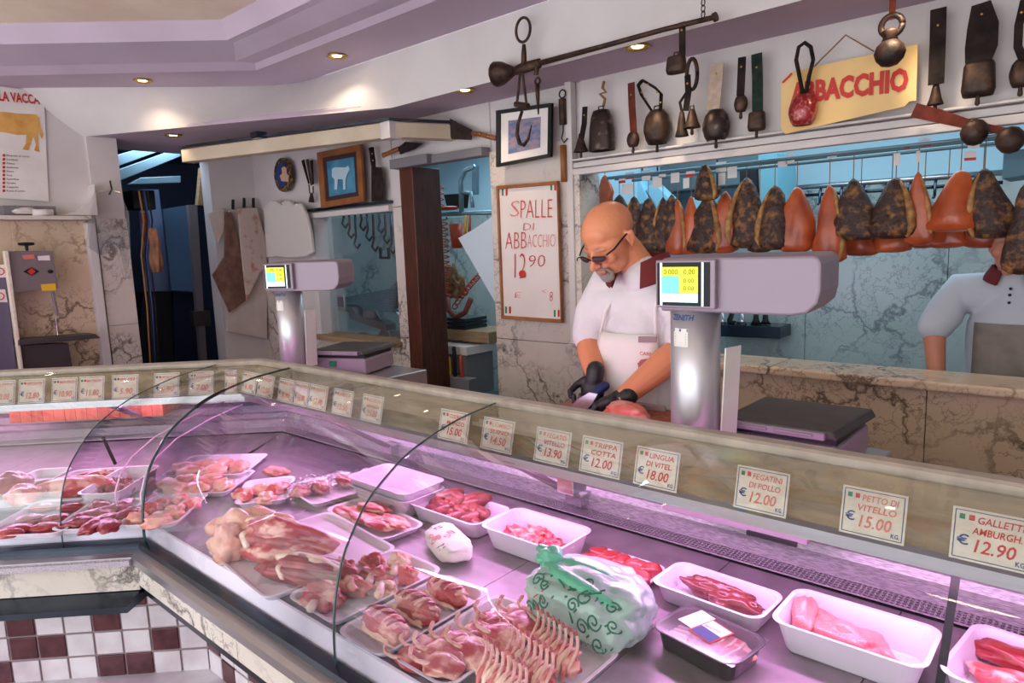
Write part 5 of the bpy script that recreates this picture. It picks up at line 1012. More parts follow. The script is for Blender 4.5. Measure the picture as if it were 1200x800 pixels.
t = thing('wall_apparatus', PX(-5, 440, -5.05), 'grey appliance with round labels cut by the left edge', 'appliance')
P = [MX(x, y, -5.02) for x, y in ((-60, 440), (20, 436), (6, 312), (-60, 312))]; build('housing', MB().prism(P, [p-[.1, 0, 0] for p in P]), mat('appliance_violet', (96, 90, 110), .5), t, bevel=.004)
for yy in (318, 347): P = [MX(x, y, -5.015) for x, y in ((-12, yy+7), (9, yy+7), (6, yy-8), (-12, yy-8))]; build('label', MB().prism(P, [p-[.002, 0, 0] for p in P]), M_paper, t); c = MX(-1+1, yy, -5.012); build('label_mark', MB().tube([(c[0], c[1]+.02*cos(a_), c[2]+.02*sin(a_)) for a_ in np.linspace(0, 2*pi, 16)], .003, 5), M_red, t)
t = thing('hanging_bag', PX(125, 420, -5.1), 'clear plastic bag hanging on a hook on the marble pillar', 'bag')
P = [PX(x, y, -5.10) for x, y in ((100, 288), (118, 300), (135, 290), (145, 330), (152, 300), (150, 250), (140, 225), (130, 222), (118, 222), (110, 225), (104, 250))]; build('film', MB().prism(P, [p+[.03, 0, 0] for p in P]), M_film, t, bevel=.01); build('hook', MB().tube([PX(129, 212, -5.15), PX(131, 222, -5.10), PX(128, 228, -5.12)], .006, 6), M_iron, t)
tag(build('orange_rag', blobmb(PX(165, 300, -5.2)+np.array([.1, .06, -.0]), (.03, .04, .16), None, .25, 1.6, 4), mat('rag_tan', (150, 104, 76), .9, n=10, col2=(110, 76, 56)), smooth=True, fix=False), 'tan rag hanging on cords at the edge of the dark passage', 'rag')
t = thing('cord_bundle', PX(158, 430, -5.2), 'loose cords hanging beside the marble pillar', 'cords')
for k, (x0, c_) in enumerate(((146, M_rope), (150, M_leathb), (156, M_leathb), (152, M_blue))): build('cord', MB().tube([PX(x0+dx, y, -5.25)+[.12, .05, 0] for dx, y in ((0, 225), (6, 260), (3, 300), (10, 360), (14, 430))], .006, 6), c_, t, smooth=True)
# passage contents
GX = lambda x, y, X=-6.6: atx(x, y, X)
def pbox(name, q4, th, m, label, cat, X=-6.6): P = [GX(x, y, X) for x, y in q4]; return tag(build(name, MB().prism(P, [p-[th, 0, 0] for p in P]), m), label, cat)
pbox('wall_panel', ((171, 341), (200, 341), (186, 222), (163, 222)), .04, mat('panel_blue', (150, 172, 214), .7), 'pale blue panel at the back of the dark passage', 'panel')
pbox('door_leaf', ((201, 340), (231, 342), (221, 240), (191, 245)), .04, mat('leaf_blue', (92, 126, 158), .5), 'blue-grey metal door leaf in the dark passage', 'door', -6.4)
pbox('dark_cupboard', ((160, 440), (205, 440), (200, 342), (168, 342)), .3, M_dark, 'black cupboard at the bottom left of the passage', 'cupboard', -6.5); pbox('dark_cupboard', ((206, 440), (232, 440), (229, 344), (203, 342)), .3, mat('cupboard_navy', (34, 40, 60), .4), 'dark navy cupboard under the blue door leaf', 'cupboard', -6.45)
pbox('steel_post', ((237, 440), (244, 440), (231, 240), (221, 240)), .05, M_grey, 'grey steel post in the passage', 'post', -5.9); pbox('post_clamp', ((228, 382), (248, 382), (246, 364), (226, 365)), .06, M_machd, 'dark clamp on the steel post', 'clamp', -5.85)
pbox('red_strip', ((169, 283), (175, 283), (171, 249), (165, 249)), .01, M_orange, 'orange-red strip on the pale blue panel', 'strip', -6.55); pbox('brown_box', ((232, 240), (246, 241), (244, 194), (236, 196)), .06, M_oak, 'brown box fixed high beside the steel post', 'box', -5.95)
t = thing('ceiling_shutter', GX(170, 200, -6.0), 'pale blue metal shutter box at the top of the passage', 'shutter')
for q_ in (((135, 200), (212, 172), (212, 183), (135, 214)), ((135, 182), (190, 167), (212, 168), (135, 196)), ((150, 216), (212, 214), (212, 206), (165, 208))): P = [GX(x, y, -6.0) for x, y in q_]; build('housing_bar', MB().prism(P, [p-[.1, 0, 0] for p in P]), M_bluemet, t, bevel=.004)
build('motor', MB().box(-6.3, -6.1, *sorted((GX(155, 230, -6.1)[1], GX(182, 230, -6.1)[1])), GX(160, 245, -6.1)[2], GX(160, 222, -6.1)[2]), M_dark, t, bevel=.01)
# ================================================================== STORE ROOM THROUGH THE DOOR
D = lambda x, y, Y=3.8: aty(x, y, Y)
t = thing('pipe_rack', D(540, 260, 3.5), 'blue-grey steel pipe rack on the wall seen through the door', 'rack')
DP = lambda *pts, Y=3.5: [D(x, y, Y) for x, y in pts]
build('rail', MB().tube(DP((494, 252), (600, 248)), .016, 10), M_bluemet, t, smooth=True); build('hoop', MB().tube(DP((499, 205), (505, 206), (509, 214), (509, 250)), .014, 10), M_bluemet, t, smooth=True); build('hoop', MB().tube(DP((556, 195), (545, 200), (540, 212), (541, 250)), .018, 10), M_bluemet, t, smooth=True); build('hoop', MB().tube(DP((541, 226), (552, 226), (554, 243)), .014, 8), M_bluemet, t, smooth=True)
P = DP((553, 228), (558, 228), (558, 194), (553, 194), Y=3.55); build('plate', MB().prism(P, [p+[0, .03, 0] for p in P]), M_bluemet, t)
tag(build('black_tub', MB().prism(DP((524, 244), (548, 244), (550, 226), (520, 228), Y=3.6), DP((524, 244), (548, 244), (550, 226), (520, 228), Y=3.75)), M_black), 'black plastic tub on the pipe rack', 'tub')
t = thing('coiled_hose', D(525, 380, 3.45), 'red coiled spring hose hanging from an orange disc', 'hose'); build('disc', MB().lathe([(.01, 0), (.07, 0), (.085, .012), (.07, .024), (.01, .024)], tuple(D(524, 246, 3.45)), 20), M_orange, t, smooth=True)
co_ = []
for k in range(170): a = k*.55; u_ = k/169; c = D(519+4*u_, 255+95*u_, 3.45); co_.append((c[0]+.032*cos(a), c[1]+.032*sin(a), c[2]))
build('coil', MB().tube(co_, .005, 5), M_orange, t, smooth=True)
co_ = []
for k in range(110): a = k*.55; u_ = k/109; c = D(532+30*u_, 362-40*u_**.8, 3.45); co_.append((c[0]+.03*cos(a)*.6, c[1]+.03*sin(a), c[2]+.03*cos(a)*.8))
build('coil', MB().tube(co_, .005, 5), M_orange, t, smooth=True); build('upper_coil', MB().tube([tuple(D(514+6*sin(k*.5), 218+k*.55, 3.45)) for k in range(50)], .004, 5), M_orange, t, smooth=True)
build('lower_loop', MB().tube(DP((524, 348), (526, 364), (534, 372), (545, 366), (552, 350), Y=3.44), .02, 8), mat('hose_dark', (120, 50, 40), .5), t, smooth=True)
tag(build('sponge_heap', blobmb(D(532, 335, 3.55), (.09, .05, .12), None, .4, 2.2, 4, amp2=.15), mat('raffia', (150, 122, 90), .9, n=20, col2=(110, 84, 58), bump=(40, .8)), smooth=True, fix=False), 'shaggy heap of tan netting behind the hose', 'netting')
P = D(535, 275, 3.62); tag(build('orange_bucket', MB().lathe([(.04, -.1), (.055, .08)], tuple(P), 20), M_orange, smooth=True), 'orange bucket hanging behind the coiled hose', 'bucket')
for k, (px, m_, l_) in enumerate(((546, M_yel, 'yellow handled tool'), (551, M_orange, 'orange handled tool'), (502, M_black, 'black ladle at the left of the rail'), (507, M_black, 'black scraper beside the ladle'))):
    tag(build('hanging_tool', MB().tube([D(px, 252, 3.47), D(px-1, 275 if k < 2 else 298, 3.47)], [.008, .016], 8, flat=.5), m_, smooth=True), l_+' hanging from the pipe rack', 'tool')
P = [D(x, y, 3.153) for x, y in ((537, 279), (556, 268), (579, 252), (600, 246), (600, 375), (579, 352))]; tag(build('white_board', MB().prism(P, [p+[0, .012, 0] for p in P]), mat('sheet_pale_blue', (196, 214, 224), .5)), 'tilted pale sheet leaning in the doorway beside the whiteboard', 'sheet')
tag(build('wood_shelf', MB().box(D(500, 385, 3.4)[0], D(572, 380, 3.4)[0], 3.4, 3.7, D(502, 396, 3.4)[2], D(502, 384, 3.4)[2]), M_oak, bevel=.004), 'pale wooden shelf in the store room', 'shelf')
for k in range(3): z0 = D(502, 384, 3.4)[2]+.001+k*.028; tag(build('tray_stack', MB().box(D(500, 0, 3.4)[0], D(525, 0, 3.4)[0], 3.42, 3.65, z0, z0+.024), M_dksteel, bevel=.003), ('bottom', 'middle', 'top')[k]+' grey tray of the stack on the wooden shelf', 'tray')
t = thing('cool_box', D(525, 450, 3.3), 'white lidded box below the wooden shelf', 'box'); x0, x1 = D(503, 420, 3.3)[0], D(547, 420, 3.3)[0]; build('lid', MB().box(x0, x1, 3.3, 3.6, D(503, 412, 3.3)[2], D(503, 402, 3.3)[2]), M_paper, t, bevel=.006); build('body', MB().box(x0+.01, x1-.02, 3.31, 3.59, .6, D(503, 412, 3.3)[2]), M_grey, t, bevel=.006)
t = tag(build('knife_box', MB().box(D(504, 450, 3.22)[0], D(552, 450, 3.22)[0], 3.2, 3.28, .6, D(530, 441, 3.22)[2]), M_grey, bevel=.004), 'grey knife holder in front of the white lidded box', 'knife box')
for k, (px, m_, h_) in enumerate(((510, M_black, 425), (514, M_red, 428), (526, M_yel, 420), (532, M_black, 408), (540, M_orange, 418))): tag(build('tool_handle', MB().capsule([D(px+2, 446, 3.24), D(px, h_, 3.24)], [.012, .014], 10), m_, smooth=True), ('black', 'red', 'yellow', 'tall black', 'orange')[k]+' tool handle standing in the grey knife holder', 'tool')
# ================================================================== THROUGH THE SMALL WINDOW
t = thing('meat_slicer', D(420, 440, 3.5), 'steel meat slicer with a ribbed plate behind the small window', 'slicer'); V = lambda x, y, Y=3.3: aty(x, y, Y)
P = [V(x, y) for x, y in ((404, 365), (460, 366), (463, 336), (438, 338), (404, 348))]
for k in range(9): a = k/9; b = (k+.8)/9; build('plate_rib', MB().prism([P[0]+(P[4]-P[0])*a, P[1]+(P[2]-P[1])*a, P[1]+(P[2]-P[1])*b, P[0]+(P[4]-P[0])*b], [p+[0, .02, 0] for p in (P[0]+(P[4]-P[0])*a, P[1]+(P[2]-P[1])*a, P[1]+(P[2]-P[1])*b, P[0]+(P[4]-P[0])*b)]), M_bluemet, t)
for nm, q_, th, m_ in (('carriage', ((410, 374), (452, 388), (452, 380), (444, 376), (420, 370), (413, 360), (406, 358)), .10, M_trimst), ('pusher', ((424, 372), (446, 374), (440, 364), (424, 364)), .06, M_chrome), ('stand', ((434, 410), (460, 412), (456, 388), (446, 386)), .1, M_trimst), ('base', ((425, 416), (462, 418), (462, 408), (430, 408)), .15, M_dksteel)):
    P = [V(x, y, 3.22) for x, y in q_]; build(nm, MB().prism(P, [p+[0, th, 0] for p in P]), m_, t, bevel=.004)
c = V(468, 350, 3.34); build('blade_disc', MB().tube([c, c+[0, .02, 0]], .13, 28), M_chrome, t)
tag(build('wood_shelf', MB().box(V(425, 420)[0], -3.70, 3.17, 3.6, V(440, 424, 3.2)[2], V(440, 414, 3.2)[2]), M_oak, bevel=.004), 'wooden shelf under the meat slicer', 'shelf')
mb = thing('picture_card', V(398, 330), 'small card with a blue picture on the marble behind the slicer', 'card'); P = [V(x, y, 3.6) for x, y in ((388, 364), (404, 365), (402, 346), (386, 347))]; build('card', MB().prism(P, [p+[0, .01, 0] for p in P]), M_tagcard, mb); P = [V(x, y, 3.59) for x, y in ((391, 358), (403, 360), (402, 348), (390, 348))]; build('picture', MB().prism(P, [p+[0, .004, 0] for p in P]), M_blue, mb)
hk = tag(build('hook_rail', MB().tube([V(372, 252, 3.4), V(470, 247, 3.4)], .012, 8), M_bluemet, smooth=True), 'rail across the top of the small window', 'rail')
for k, px in enumerate(range(402, 462, 7)):
    y1 = 262+(k*37 % 11)*3; pts = [V(px, 251, 3.4), V(px+1, y1-8, 3.4), V(px-1, y1, 3.4), V(px+3, y1+5, 3.4), V(px+6, y1, 3.4)]; tag(build('meat_hook', MB().tube(pts, .009, 6), M_iron if k % 2 else M_dksteel, smooth=True), 'dark meat hook hanging in the small window', 'hook', 'meat hooks in the small window')
tag(build('black_clamp', MB().tube([V(446, 290, 3.6), V(446, 302, 3.6), V(456, 302, 3.6), V(455, 290, 3.6)], .014, 6), M_black, smooth=True), 'black clamp hanging at the right of the meat hooks', 'clamp')
tag(build('folded_sacks', blobmb(V(425, 402, 3.4), (.16, .05, .07), None, .3, 1.8, 4), mat('sacks', (150, 130, 120), .9, n=10, col2=(120, 96, 90)), smooth=True, fix=False), 'pile of crumpled beige sacks behind the far scale', 'sacks')
# ================================================================== HAMS IN THE OPENING
HY = 3.30; Hh = lambda x, y, Y=HY: aty(x, y, Y)
def ham(cx, yt, yb, wpx, kind, label, lean=0, Y=HY, tag_=False):
    top, bot = Hh(cx+lean, yt, Y), Hh(cx, yb, Y); H = top[2]-bot[2]; R = (Hh(cx+wpx/2, yb, Y)[0]-Hh(cx-wpx/2, yb, Y)[0])/2
    t = thing('cured_ham', (bot[0], Y, bot[2]), label, 'cured meat', 'cured hams hanging in the opening'); dx = top[0]-bot[0]
    R *= 1.25; prof = [(.04, .0), (.6, .012), (.92, .06), (1, .14), (.96, .28), (.84, .46), (.66, .66), (.45, .84), (.26, .95), (.05, 1)]
    mb = MB().lathe([(r*R, z*H) for r, z in prof], (0, 0, 0), 22, sy=.55); SEED[0] += 1; o3 = Vector((SEED[0]*5.1, 0, 0)); out = []
    for v in mb.v:
        zz = v[2]/H; q_ = Vector((v[0]/R, v[1]/R, zz*2)); k = 1+.40*noise.noise(q_*1.4+o3)+.14*noise.noise(q_*4.5+o3); out.append((v[0]*k+dx*zz, v[1]*k-.02*0, v[2]))
    mb.v = out; build('flesh', mb, MH_or if kind in ('o', 'of') else MH_crust, t, local=True, smooth=True)
    if kind in ('cf', 'of', 'c2'):
        s_ = 1 if kind != 'c2' else -1; pts = [(s_*R*.80*w_+dx*zz, -R*.35*w_, zz*H) for zz, w_ in ((.06, .8), (.2, 1), (.4, .92), (.6, .76), (.8, .5), (.93, .25))]
        build('fat_edge', MB().capsule(pts, [R*.10, R*.16, R*.18, R*.15, R*.10, R*.05], 10), MH_fat, t, local=True, smooth=True)
    build('string', MB().tube([(dx, 0, H*.97), (dx, 0, max(H*1.0+.02, 1.992-bot[2]))], .002, 5), M_rope, t, local=True); return t
hl = [(908, 217, 293, 36, 'c2', 'rough crusted ham left of the first bright orange one', 0), (934, 219, 296, 36, 'o', 'smooth orange ham just right of the crusted one', 0), (972, 217, 308, 34, 'of', 'long narrow orange ham hanging lowest of the row', 0), (1003, 209, 282, 42, 'c', 'broad dark crusted ham left of the middle', -3), (1046, 208, 280, 46, 'cf', 'dark ham with a pale fat edge near the middle', 4),
      (1078, 201, 288, 28, 'of', 'narrow orange ham with dark base right of the middle', -2), (1118, 199, 272, 56, 'o', 'widest smooth orange ham toward the right', 8), (1160, 197, 280, 46, 'c2', 'brown ham with a pale left edge at the right', -6)]
for a in hl: ham(a[0], a[1], a[2], a[3], a[4], a[5], a[6])
ham(1194, 215, 322, 34, 'cf', 'dark ham hiding the face of the second butcher', 8, 3.22)
for cx, yt, yb, w_, l_ in ((1008, 250, 300, 32, 'orange ham peeping out under the dark crusted one'), (1044, 245, 296, 38, 'orange ham peeping out under the fat-edged one'), (1110, 240, 291, 36, 'orange ham behind and below the widest one'), (1150, 240, 291, 38, 'orange ham behind the brown one at the right'), (1082, 250, 291, 24, 'dark ham end between the orange hams')): ham(cx, yt, yb, w_, 'o' if 'orange' in l_ else 'c', l_, 0, 3.48)
for a in ((726, 228, 285, 26, 'c', 'dark ham behind the crown of the bald head'), (743, 230, 285, 20, 'c2', 'slim dark ham right behind the bald head'), (760, 232, 297, 26, 'c', 'ridged brown ham right of the butcher’s ear'), (777, 231, 296, 20, 'c2', 'narrow brown ham with a pale rib, left of the scale'), (787, 228, 285, 20, 'c', 'reddish dark ham behind the narrow one'), (794, 234, 299, 22, 'of', 'orange-edged narrow ham above the scale head'), (810, 230, 299, 20, 'o', 'red-orange narrow ham above the scale screen'), (829, 228, 297, 34, 'cf', 'large crusted ham with golden specks over the scale'), (850, 224, 297, 26, 'o', 'long bright orange ham over the scale'), (875, 208, 291, 38, 'c2', 'tall dark pointed ham right of the long orange one'), (890, 245, 296, 24, 'c', 'light brown crusted ham above the scale head end')): ham(*a)
ham(829, 192, 235, 24, 'cf', 'small triangular ham hanging above the others', -3, 3.2); ham(709, 205, 243, 16, 'o', 'dull red ham high at the left of the opening', 0, 3.35)
hr = MB().tube([Hh(684, 206, 3.30), Hh(1240, 150, 3.30)], .010, 8); [tag(build('hanging_rail', MB().tube([(-2.12, y_, 1.992), (.6, y_, 1.992)], .009, 8), M_bluemet, smooth=True), l_, 'rail') for y_, l_ in ((3.3, 'middle one of the thin rails carrying the hams'), (3.22, 'thin ham rail nearest the white frame'), (3.48, 'thin ham rail farthest behind the frame'))]
for k, (px, py, w_, h_, rd) in enumerate(((757, 206, 10, 12, 0), (770, 214, 11, 13, 0), (791, 208, 10, 13, 0), (809, 202, 10, 11, 1), (804, 215, 7, 12, 0), (776, 204, 8, 8, 0), (845, 196, 12, 12, 0), (858, 200, 11, 18, 0), (846, 210, 8, 14, 0), (729, 210, 8, 10, 1), (738, 206, 10, 8, 1), (917, 190, 11, 12, 0), (926, 186, 10, 12, 0), (975, 181, 11, 8, 0), (1051, 187, 8, 14, 0), (1084, 167, 15, 11, 1), (1063, 172, 8, 6, 1), (1076, 184, 5, 13, 0), (1137, 183, 14, 11, 1), (1141, 168, 14, 12, 0), (735, 222, 12, 12, 0))):
    a = Hh(px-w_/2, py+h_/2, 3.24); b = Hh(px+w_/2, py+h_/2-1, 3.24); c_ = Hh(px+w_/2, py-h_/2-1, 3.24); d_ = Hh(px-w_/2, py-h_/2, 3.24); t = tag(build('paper_label', MB().prism([a, b, c_, d_], [p+[0, .0015, 0] for p in (a, b, c_, d_)]), M_paper), 'small paper label with a red band hanging among the hams' if rd else 'small white paper label hanging on a ham string', 'label', 'labels with a red band among the hams' if rd else 'white labels on the ham strings')
    if rd: build('red_band', MB().prism([a, b, a*.0+b+(c_-b)*.3, a+(d_-a)*.3], [p-[0, .0015, 0] for p in (a, b, b+(c_-b)*.3, a+(d_-a)*.3)]), M_red, t)
t = thing('hook_bar', aty(1040, 212, 4.4), 'steel bar with small hooks along the back room wall', 'rail'); a, b = aty(905, 222, 4.4), aty(1176, 202, 4.4); build('bar', MB().tube([a, b], .016, 10), M_trimst, t, smooth=True); build('lower_bar', MB().tube([a-[0, 0, .05], b-[0, 0, .05]], .010, 8), M_dksteel, t, smooth=True)
for e_ in (a, (a+b)/2, b): build('wall_bracket', MB().tube([e_, (e_[0], 4.58, e_[2])], .01, 6), M_dksteel, t)
for k in range(10): c = a+(b-a)*(k+.5)/10; build('hook', MB().tube([c, c-[0, .03, .04], c-[0, .03, .10], c-[0, .06, .11]], .008, 6), M_dksteel, t, smooth=True)
# back room things: ceiling unit, shelf with utensils, tilted lamp boxes, crate
def bb(name, q4, Y, th, m, label, cat): P = [aty(x, y, Y) for x, y in q4]; return tag(build(name, MB().prism(P, [p+[0, th, 0] for p in P]), m, bevel=.005), label, cat)
bb('steel_shelf', ((838, 394), (914, 397), (914, 383), (838, 380)), 4.35, .2, M_dksteel, 'dark steel shelf on the back room wall behind the scale', 'shelf')
for k, (px, m_) in enumerate(((846, M_chrome), (858, M_black), (869, M_chrome), (886, M_black), (897, M_black))): tag(build('utensil', MB().tube([aty(px+(3 if k == 1 else 0), 360, 4.42), aty(px-(3 if k == 1 else 0), 375, 4.42), aty(px, 380, 4.42)], [.012, .02, .04], 8, flat=.5), m_, smooth=True), ('small chrome', 'slanted black', 'second chrome', 'broad black', 'thin black')[k]+' utensil on the dark steel shelf', 'utensil')
for q_, l_ in ((((748, 240), (762, 236), (748, 208), (738, 216)), 'pale blue tilted lamp box behind the hams at left'), (((770, 244), (785, 232), (766, 214), (756, 222)), 'second tilted pale blue box behind the hams'), (((820, 262), (838, 258), (836, 228), (810, 232)), 'broad pale blue box low behind the hams')): ob_ = bb('lamp_box', q_, 4.0, .1, mat('box_blue', (150, 205, 226), .5), l_, 'box'); lo_ = ob_.location; top_ = aty(*q_[2], 4.0); build('hanger_rod', MB().tube([tuple(top_+[0, .05, 0]), (top_[0], top_[1]+.05, 2.62)], .006, 6), M_dksteel, ob_)
bb('ceiling_unit', ((690, 235), (888, 214), (888, 175), (690, 202)), 4.3, .2, mat('unit_grey', (84, 104, 112), .6), 'grey cooling unit high on the back room wall', 'cooling unit'); bb('wall_cabinet', ((890, 242), (912, 240), (910, 178), (888, 180)), 3.9, .3, mat('cabinet_blue', (120, 186, 206), .5), 'light blue cabinet edge behind the hams', 'cabinet'); bb('niche_shade_block', ((868, 240), (889, 240), (888, 196), (866, 200)), 4.0, .2, M_dark, 'dark block painted as a shaded recess beside the light blue cabinet', 'recess')  # solid dark block, the recess's shade is only its colour
bb('wall_crate', ((1174, 210), (1240, 200), (1240, 168), (1176, 178)), 3.9, .3, mat('crate_blue', (90, 130, 146), .5), 'blue-grey framed crate high at the right edge', 'crate'); bb('dark_shelf', ((1126, 168), (1240, 158), (1240, 150), (1126, 158)), 3.8, .3, M_dksteel, 'dark steel shelf behind the leather bell strap', 'shelf')
# ================================================================== PEOPLE
def remesh(name, mb, m, parent, voxel=.005, smooth_it=3, post=None):
    me = bpy.data.meshes.new('tmp'); me.from_pydata(mb.v, [], mb.f); bm = bmesh.new(); bm.from_mesh(me); bmesh.ops.recalc_face_normals(bm, faces=bm.faces); bm.to_mesh(me); bm.free()
    o = bpy.data.objects.new('tmp', me); COL.objects.link(o)
    r = o.modifiers.new('r', 'REMESH'); r.mode = 'VOXEL'; r.voxel_size = voxel; s_ = o.modifiers.new('s', 'SMOOTH'); s_.iterations = smooth_it; s_.factor = .5
    dg = bpy.context.evaluated_depsgraph_get(); m2 = bpy.data.meshes.new_from_object(o.evaluated_get(dg)); bpy.data.objects.remove(o)
    n = len(m2.vertices); V = np.empty(n*3); m2.vertices.foreach_get('co', V); V = V.reshape(-1, 3)
    if post: V = post(V)
    P0 = ORG[parent.name] if parent else np.zeros(3); m2.vertices.foreach_set('co', (V-P0).ravel()); m2.name = name; m2.materials.clear(); m2.materials.append(m); m2.polygons.foreach_set('use_smooth', [True]*len(m2.polygons)); m2.update()
    ob = bpy.data.objects.new(name, m2); COL.objects.link(ob); ob.parent = parent; ORG[ob.name] = P0; return ob, V
def paint(ob, colf, V):
    a = ob.data.color_attributes.new('tone', 'FLOAT_COLOR', 'POINT'); c = np.ones((len(V), 4)); c[:, :3] = colf(V); a.data.foreach_set('color', c.ravel())
def skinmat(name, rough=.42):
    m = mat(name, (200, 120, 90), rough, bump=(180, .08)); t_ = m.node_tree; a = t_.nodes.new('ShaderNodeAttribute'); a.attribute_name = 'tone'; t_.links.new(a.outputs['Color'], t_.nodes['Principled BSDF'].inputs['Base Color']); p = t_.nodes['Principled BSDF']; p.inputs['Subsurface Weight'].default_value = .12; p.inputs['Subsurface Radius'].default_value = (.01, .004, .002); p.inputs['Subsurface Scale'].default_value = 1; return m
M_skin = skinmat('skin')
def head(mb, T, hair=False):
    e = lambda c, r: mb.ell(T(c), r, T.R, 26, 18); c_ = lambda pts, r: mb.capsule([T(p) for p in pts], r, 14)
    e((0, .016, .038), (.074, .094, .084)); e((0, -.018, .0), (.070, .070, .070)); e((0, -.030, -.048), (.056, .055, .066)); e((0, -.035, -.080), (.040, .048, .034))
    e((0, -.070, .018), (.050, .016, .012)); e((0, -.040, .050), (.056, .036, .045)); c_([(0, -.084, .008), (0, -.098, -.012), (0, -.112, -.030)], [.009, .010, .013]); e((.011, -.100, -.034), (.009, .010, .008)); e((-.011, -.100, -.034), (.009, .010, .008))
    for s_ in (-1, 1): e((s_*.040, -.064, -.026), (.022, .020, .020)); e((s_*.031, -.070, -.002), (.014, .012, .010)); c_([(s_*.074, .008, .018), (s_*.086, .020, .012), (s_*.085, .018, -.010), (s_*.078, .006, -.028)], [.007, .008, .007, .008]); e((s_*.078, .010, -.004), (.006, .015, .024))
    e((0, -.080, -.052), (.026, .016, .012)); e((0, -.094, -.061), (.022, .008, .0055)); e((0, -.091, -.071), (.019, .009, .006)); e((0, -.078, -.098), (.024, .018, .017))
def frame(o, pitch, yaw=0, roll=0):
    R = np.array(Matrix.Rotation(yaw, 3, 'Z') @ Matrix.Rotation(roll, 3, 'Y') @ Matrix.Rotation(pitch, 3, 'X')); o = np.array(o)
    def f(p): return o+R@np.array(p, float)
    f.R = R; f.o = o; return f
def stretch(f, sx, sy, sz):
    D_ = f.R@np.diag([sx, sy, sz]); o = f.o
    def g(p): return o+D_@np.array(p, float)
    g.R = D_; g.o = o; return g
A3 = lambda x, y, Y: aty(x, y, Y)
# ---- bald butcher: head bent, both hands at the board
bt_ = thing('person', (-1.27, 2.08, 0), 'bald man in sunglasses and white butcher shirt cutting meat with black gloves', 'person')
HT = stretch(frame(aty(714, 280, 1.96), radians(38), radians(-14), radians(0)), 1.10, 1.03, .95); nb = HT((0, .035, -.08)); body = MB(); head(body, HT)
hb = (-1.20, 2.12, 1.45); body.capsule([HT((0, .03, -.04)), nb, (-1.215, 2.09, 1.51), hb], [.052, .056, .060, .085])
body.capsule([(-1.22, 2.13, 1.40), (-1.235, 2.12, 1.2), (-1.24, 2.12, 1.0), (-1.24, 2.12, .9)], [.13, .14, .15, .15], 24)
for s_ in (-1, 1): body.capsule([(-1.24+s_*.08, 2.12, .9), (-1.24+s_*.09, 2.13, .5), (-1.24+s_*.09, 2.15, .08)], [.095, .065, .05]); body.capsule([(-1.24+s_*.09, 2.15, .05), (-1.24+s_*.10, 2.02, .04)], [.045, .04])
shR, elR, wrR = np.array((-1.415, 2.10, 1.475)), aty(690, 400, 2.03), aty(697, 440, 1.90)
shL, elL, wrL = np.array((-1.025, 2.12, 1.495)), aty(800, 408, 2.02), aty(730, 466, 1.84)
body.capsule([hb, shR, (shR+elR)/2, elR], [.07, .062, .054, .048]); body.capsule([elR, elR+(wrR-elR)*.35, wrR], [.046, .047, .031]); body.capsule([hb, shL, (shL+elL)/2, elL], [.07, .062, .056, .048]); body.capsule([elL, elL+(wrL-elL)*.3, wrL], [.048, .050, .032])
hd = wrR+(wrR-elR)/np.linalg.norm(wrR-elR)*.06; body.capsule([wrR, wrR*.6+hd*.4], [.026, .012]); hd2 = wrL+(wrL-elL)/np.linalg.norm(wrL-elL)*.06; body.capsule([wrL, wrL*.6+hd2*.4], [.026, .012])
ob, V = remesh('body', body, M_skin, bt_, .0042, 2)
def tone(base, red, lipc, T):
    def f(V):
        L_ = (V-T.o)@T.R; c = np.tile(np.array(lin(base)), (len(V), 1)); g = lambda c0, r: np.exp(-(((L_-np.array(c0))/np.array(r))**2).sum(1))[:, None]
        for c0, r, a in (((0, -.11, -.03), (.02, .02, .02), .6), ((.045, -.07, -.03), (.025, .03, .02), .45), ((-.045, -.07, -.03), (.025, .03, .02), .45), ((.082, .015, -.005), (.01, .03, .035), .4), ((-.082, .015, -.005), (.01, .03, .035), .4)): w_ = g(c0, r)*a; c = c*(1-w_)+np.array(lin(red))*w_
        for c0, r in (((0, -.1, -.062), (.022, .02, .005)), ((0, -.097, -.071), (.018, .02, .005))): w_ = g(c0, r)*.8; c = c*(1-w_)+np.array(lin(lipc))*w_
        for s_ in (-1, 1): w_ = g((s_*.030, -.095, .023), (.02, .03, .0045))*.75; c = c*(1-w_)+np.array(lin((70, 50, 44)))*w_
        return c
    return f
paint(ob, tone((224, 144, 104), (206, 110, 92), (176, 88, 82), HT), V)
gt = MB(); gt.ell(HT((0, -.084, -.099)), (.026, .018, .020), HT.R); gt.capsule([HT((-.026, -.088, -.058)), HT((-.031, -.082, -.078)), HT((-.02, -.084, -.098))], [.006, .007, .01]); gt.capsule([HT((.026, -.088, -.058)), HT((.031, -.082, -.078)), HT((.02, -.084, -.098))], [.006, .007, .01]); gt.capsule([HT((-.024, -.094, -.052)), HT((0, -.101, -.049)), HT((.024, -.094, -.052))], [.005, .006, .005])
remesh('goatee', gt, M_hair, bt_, .003, 1)
gl = MB(); 
for s_ in (-1, 1): gl.ell(HT((s_*.033, -.101, -.002)), (.025, .005, .014), HT.R@rotm(0, 0, s_*.28), 22, 10)
so = build('sunglasses', gl, M_lens, bt_, smooth=True, fix=False)
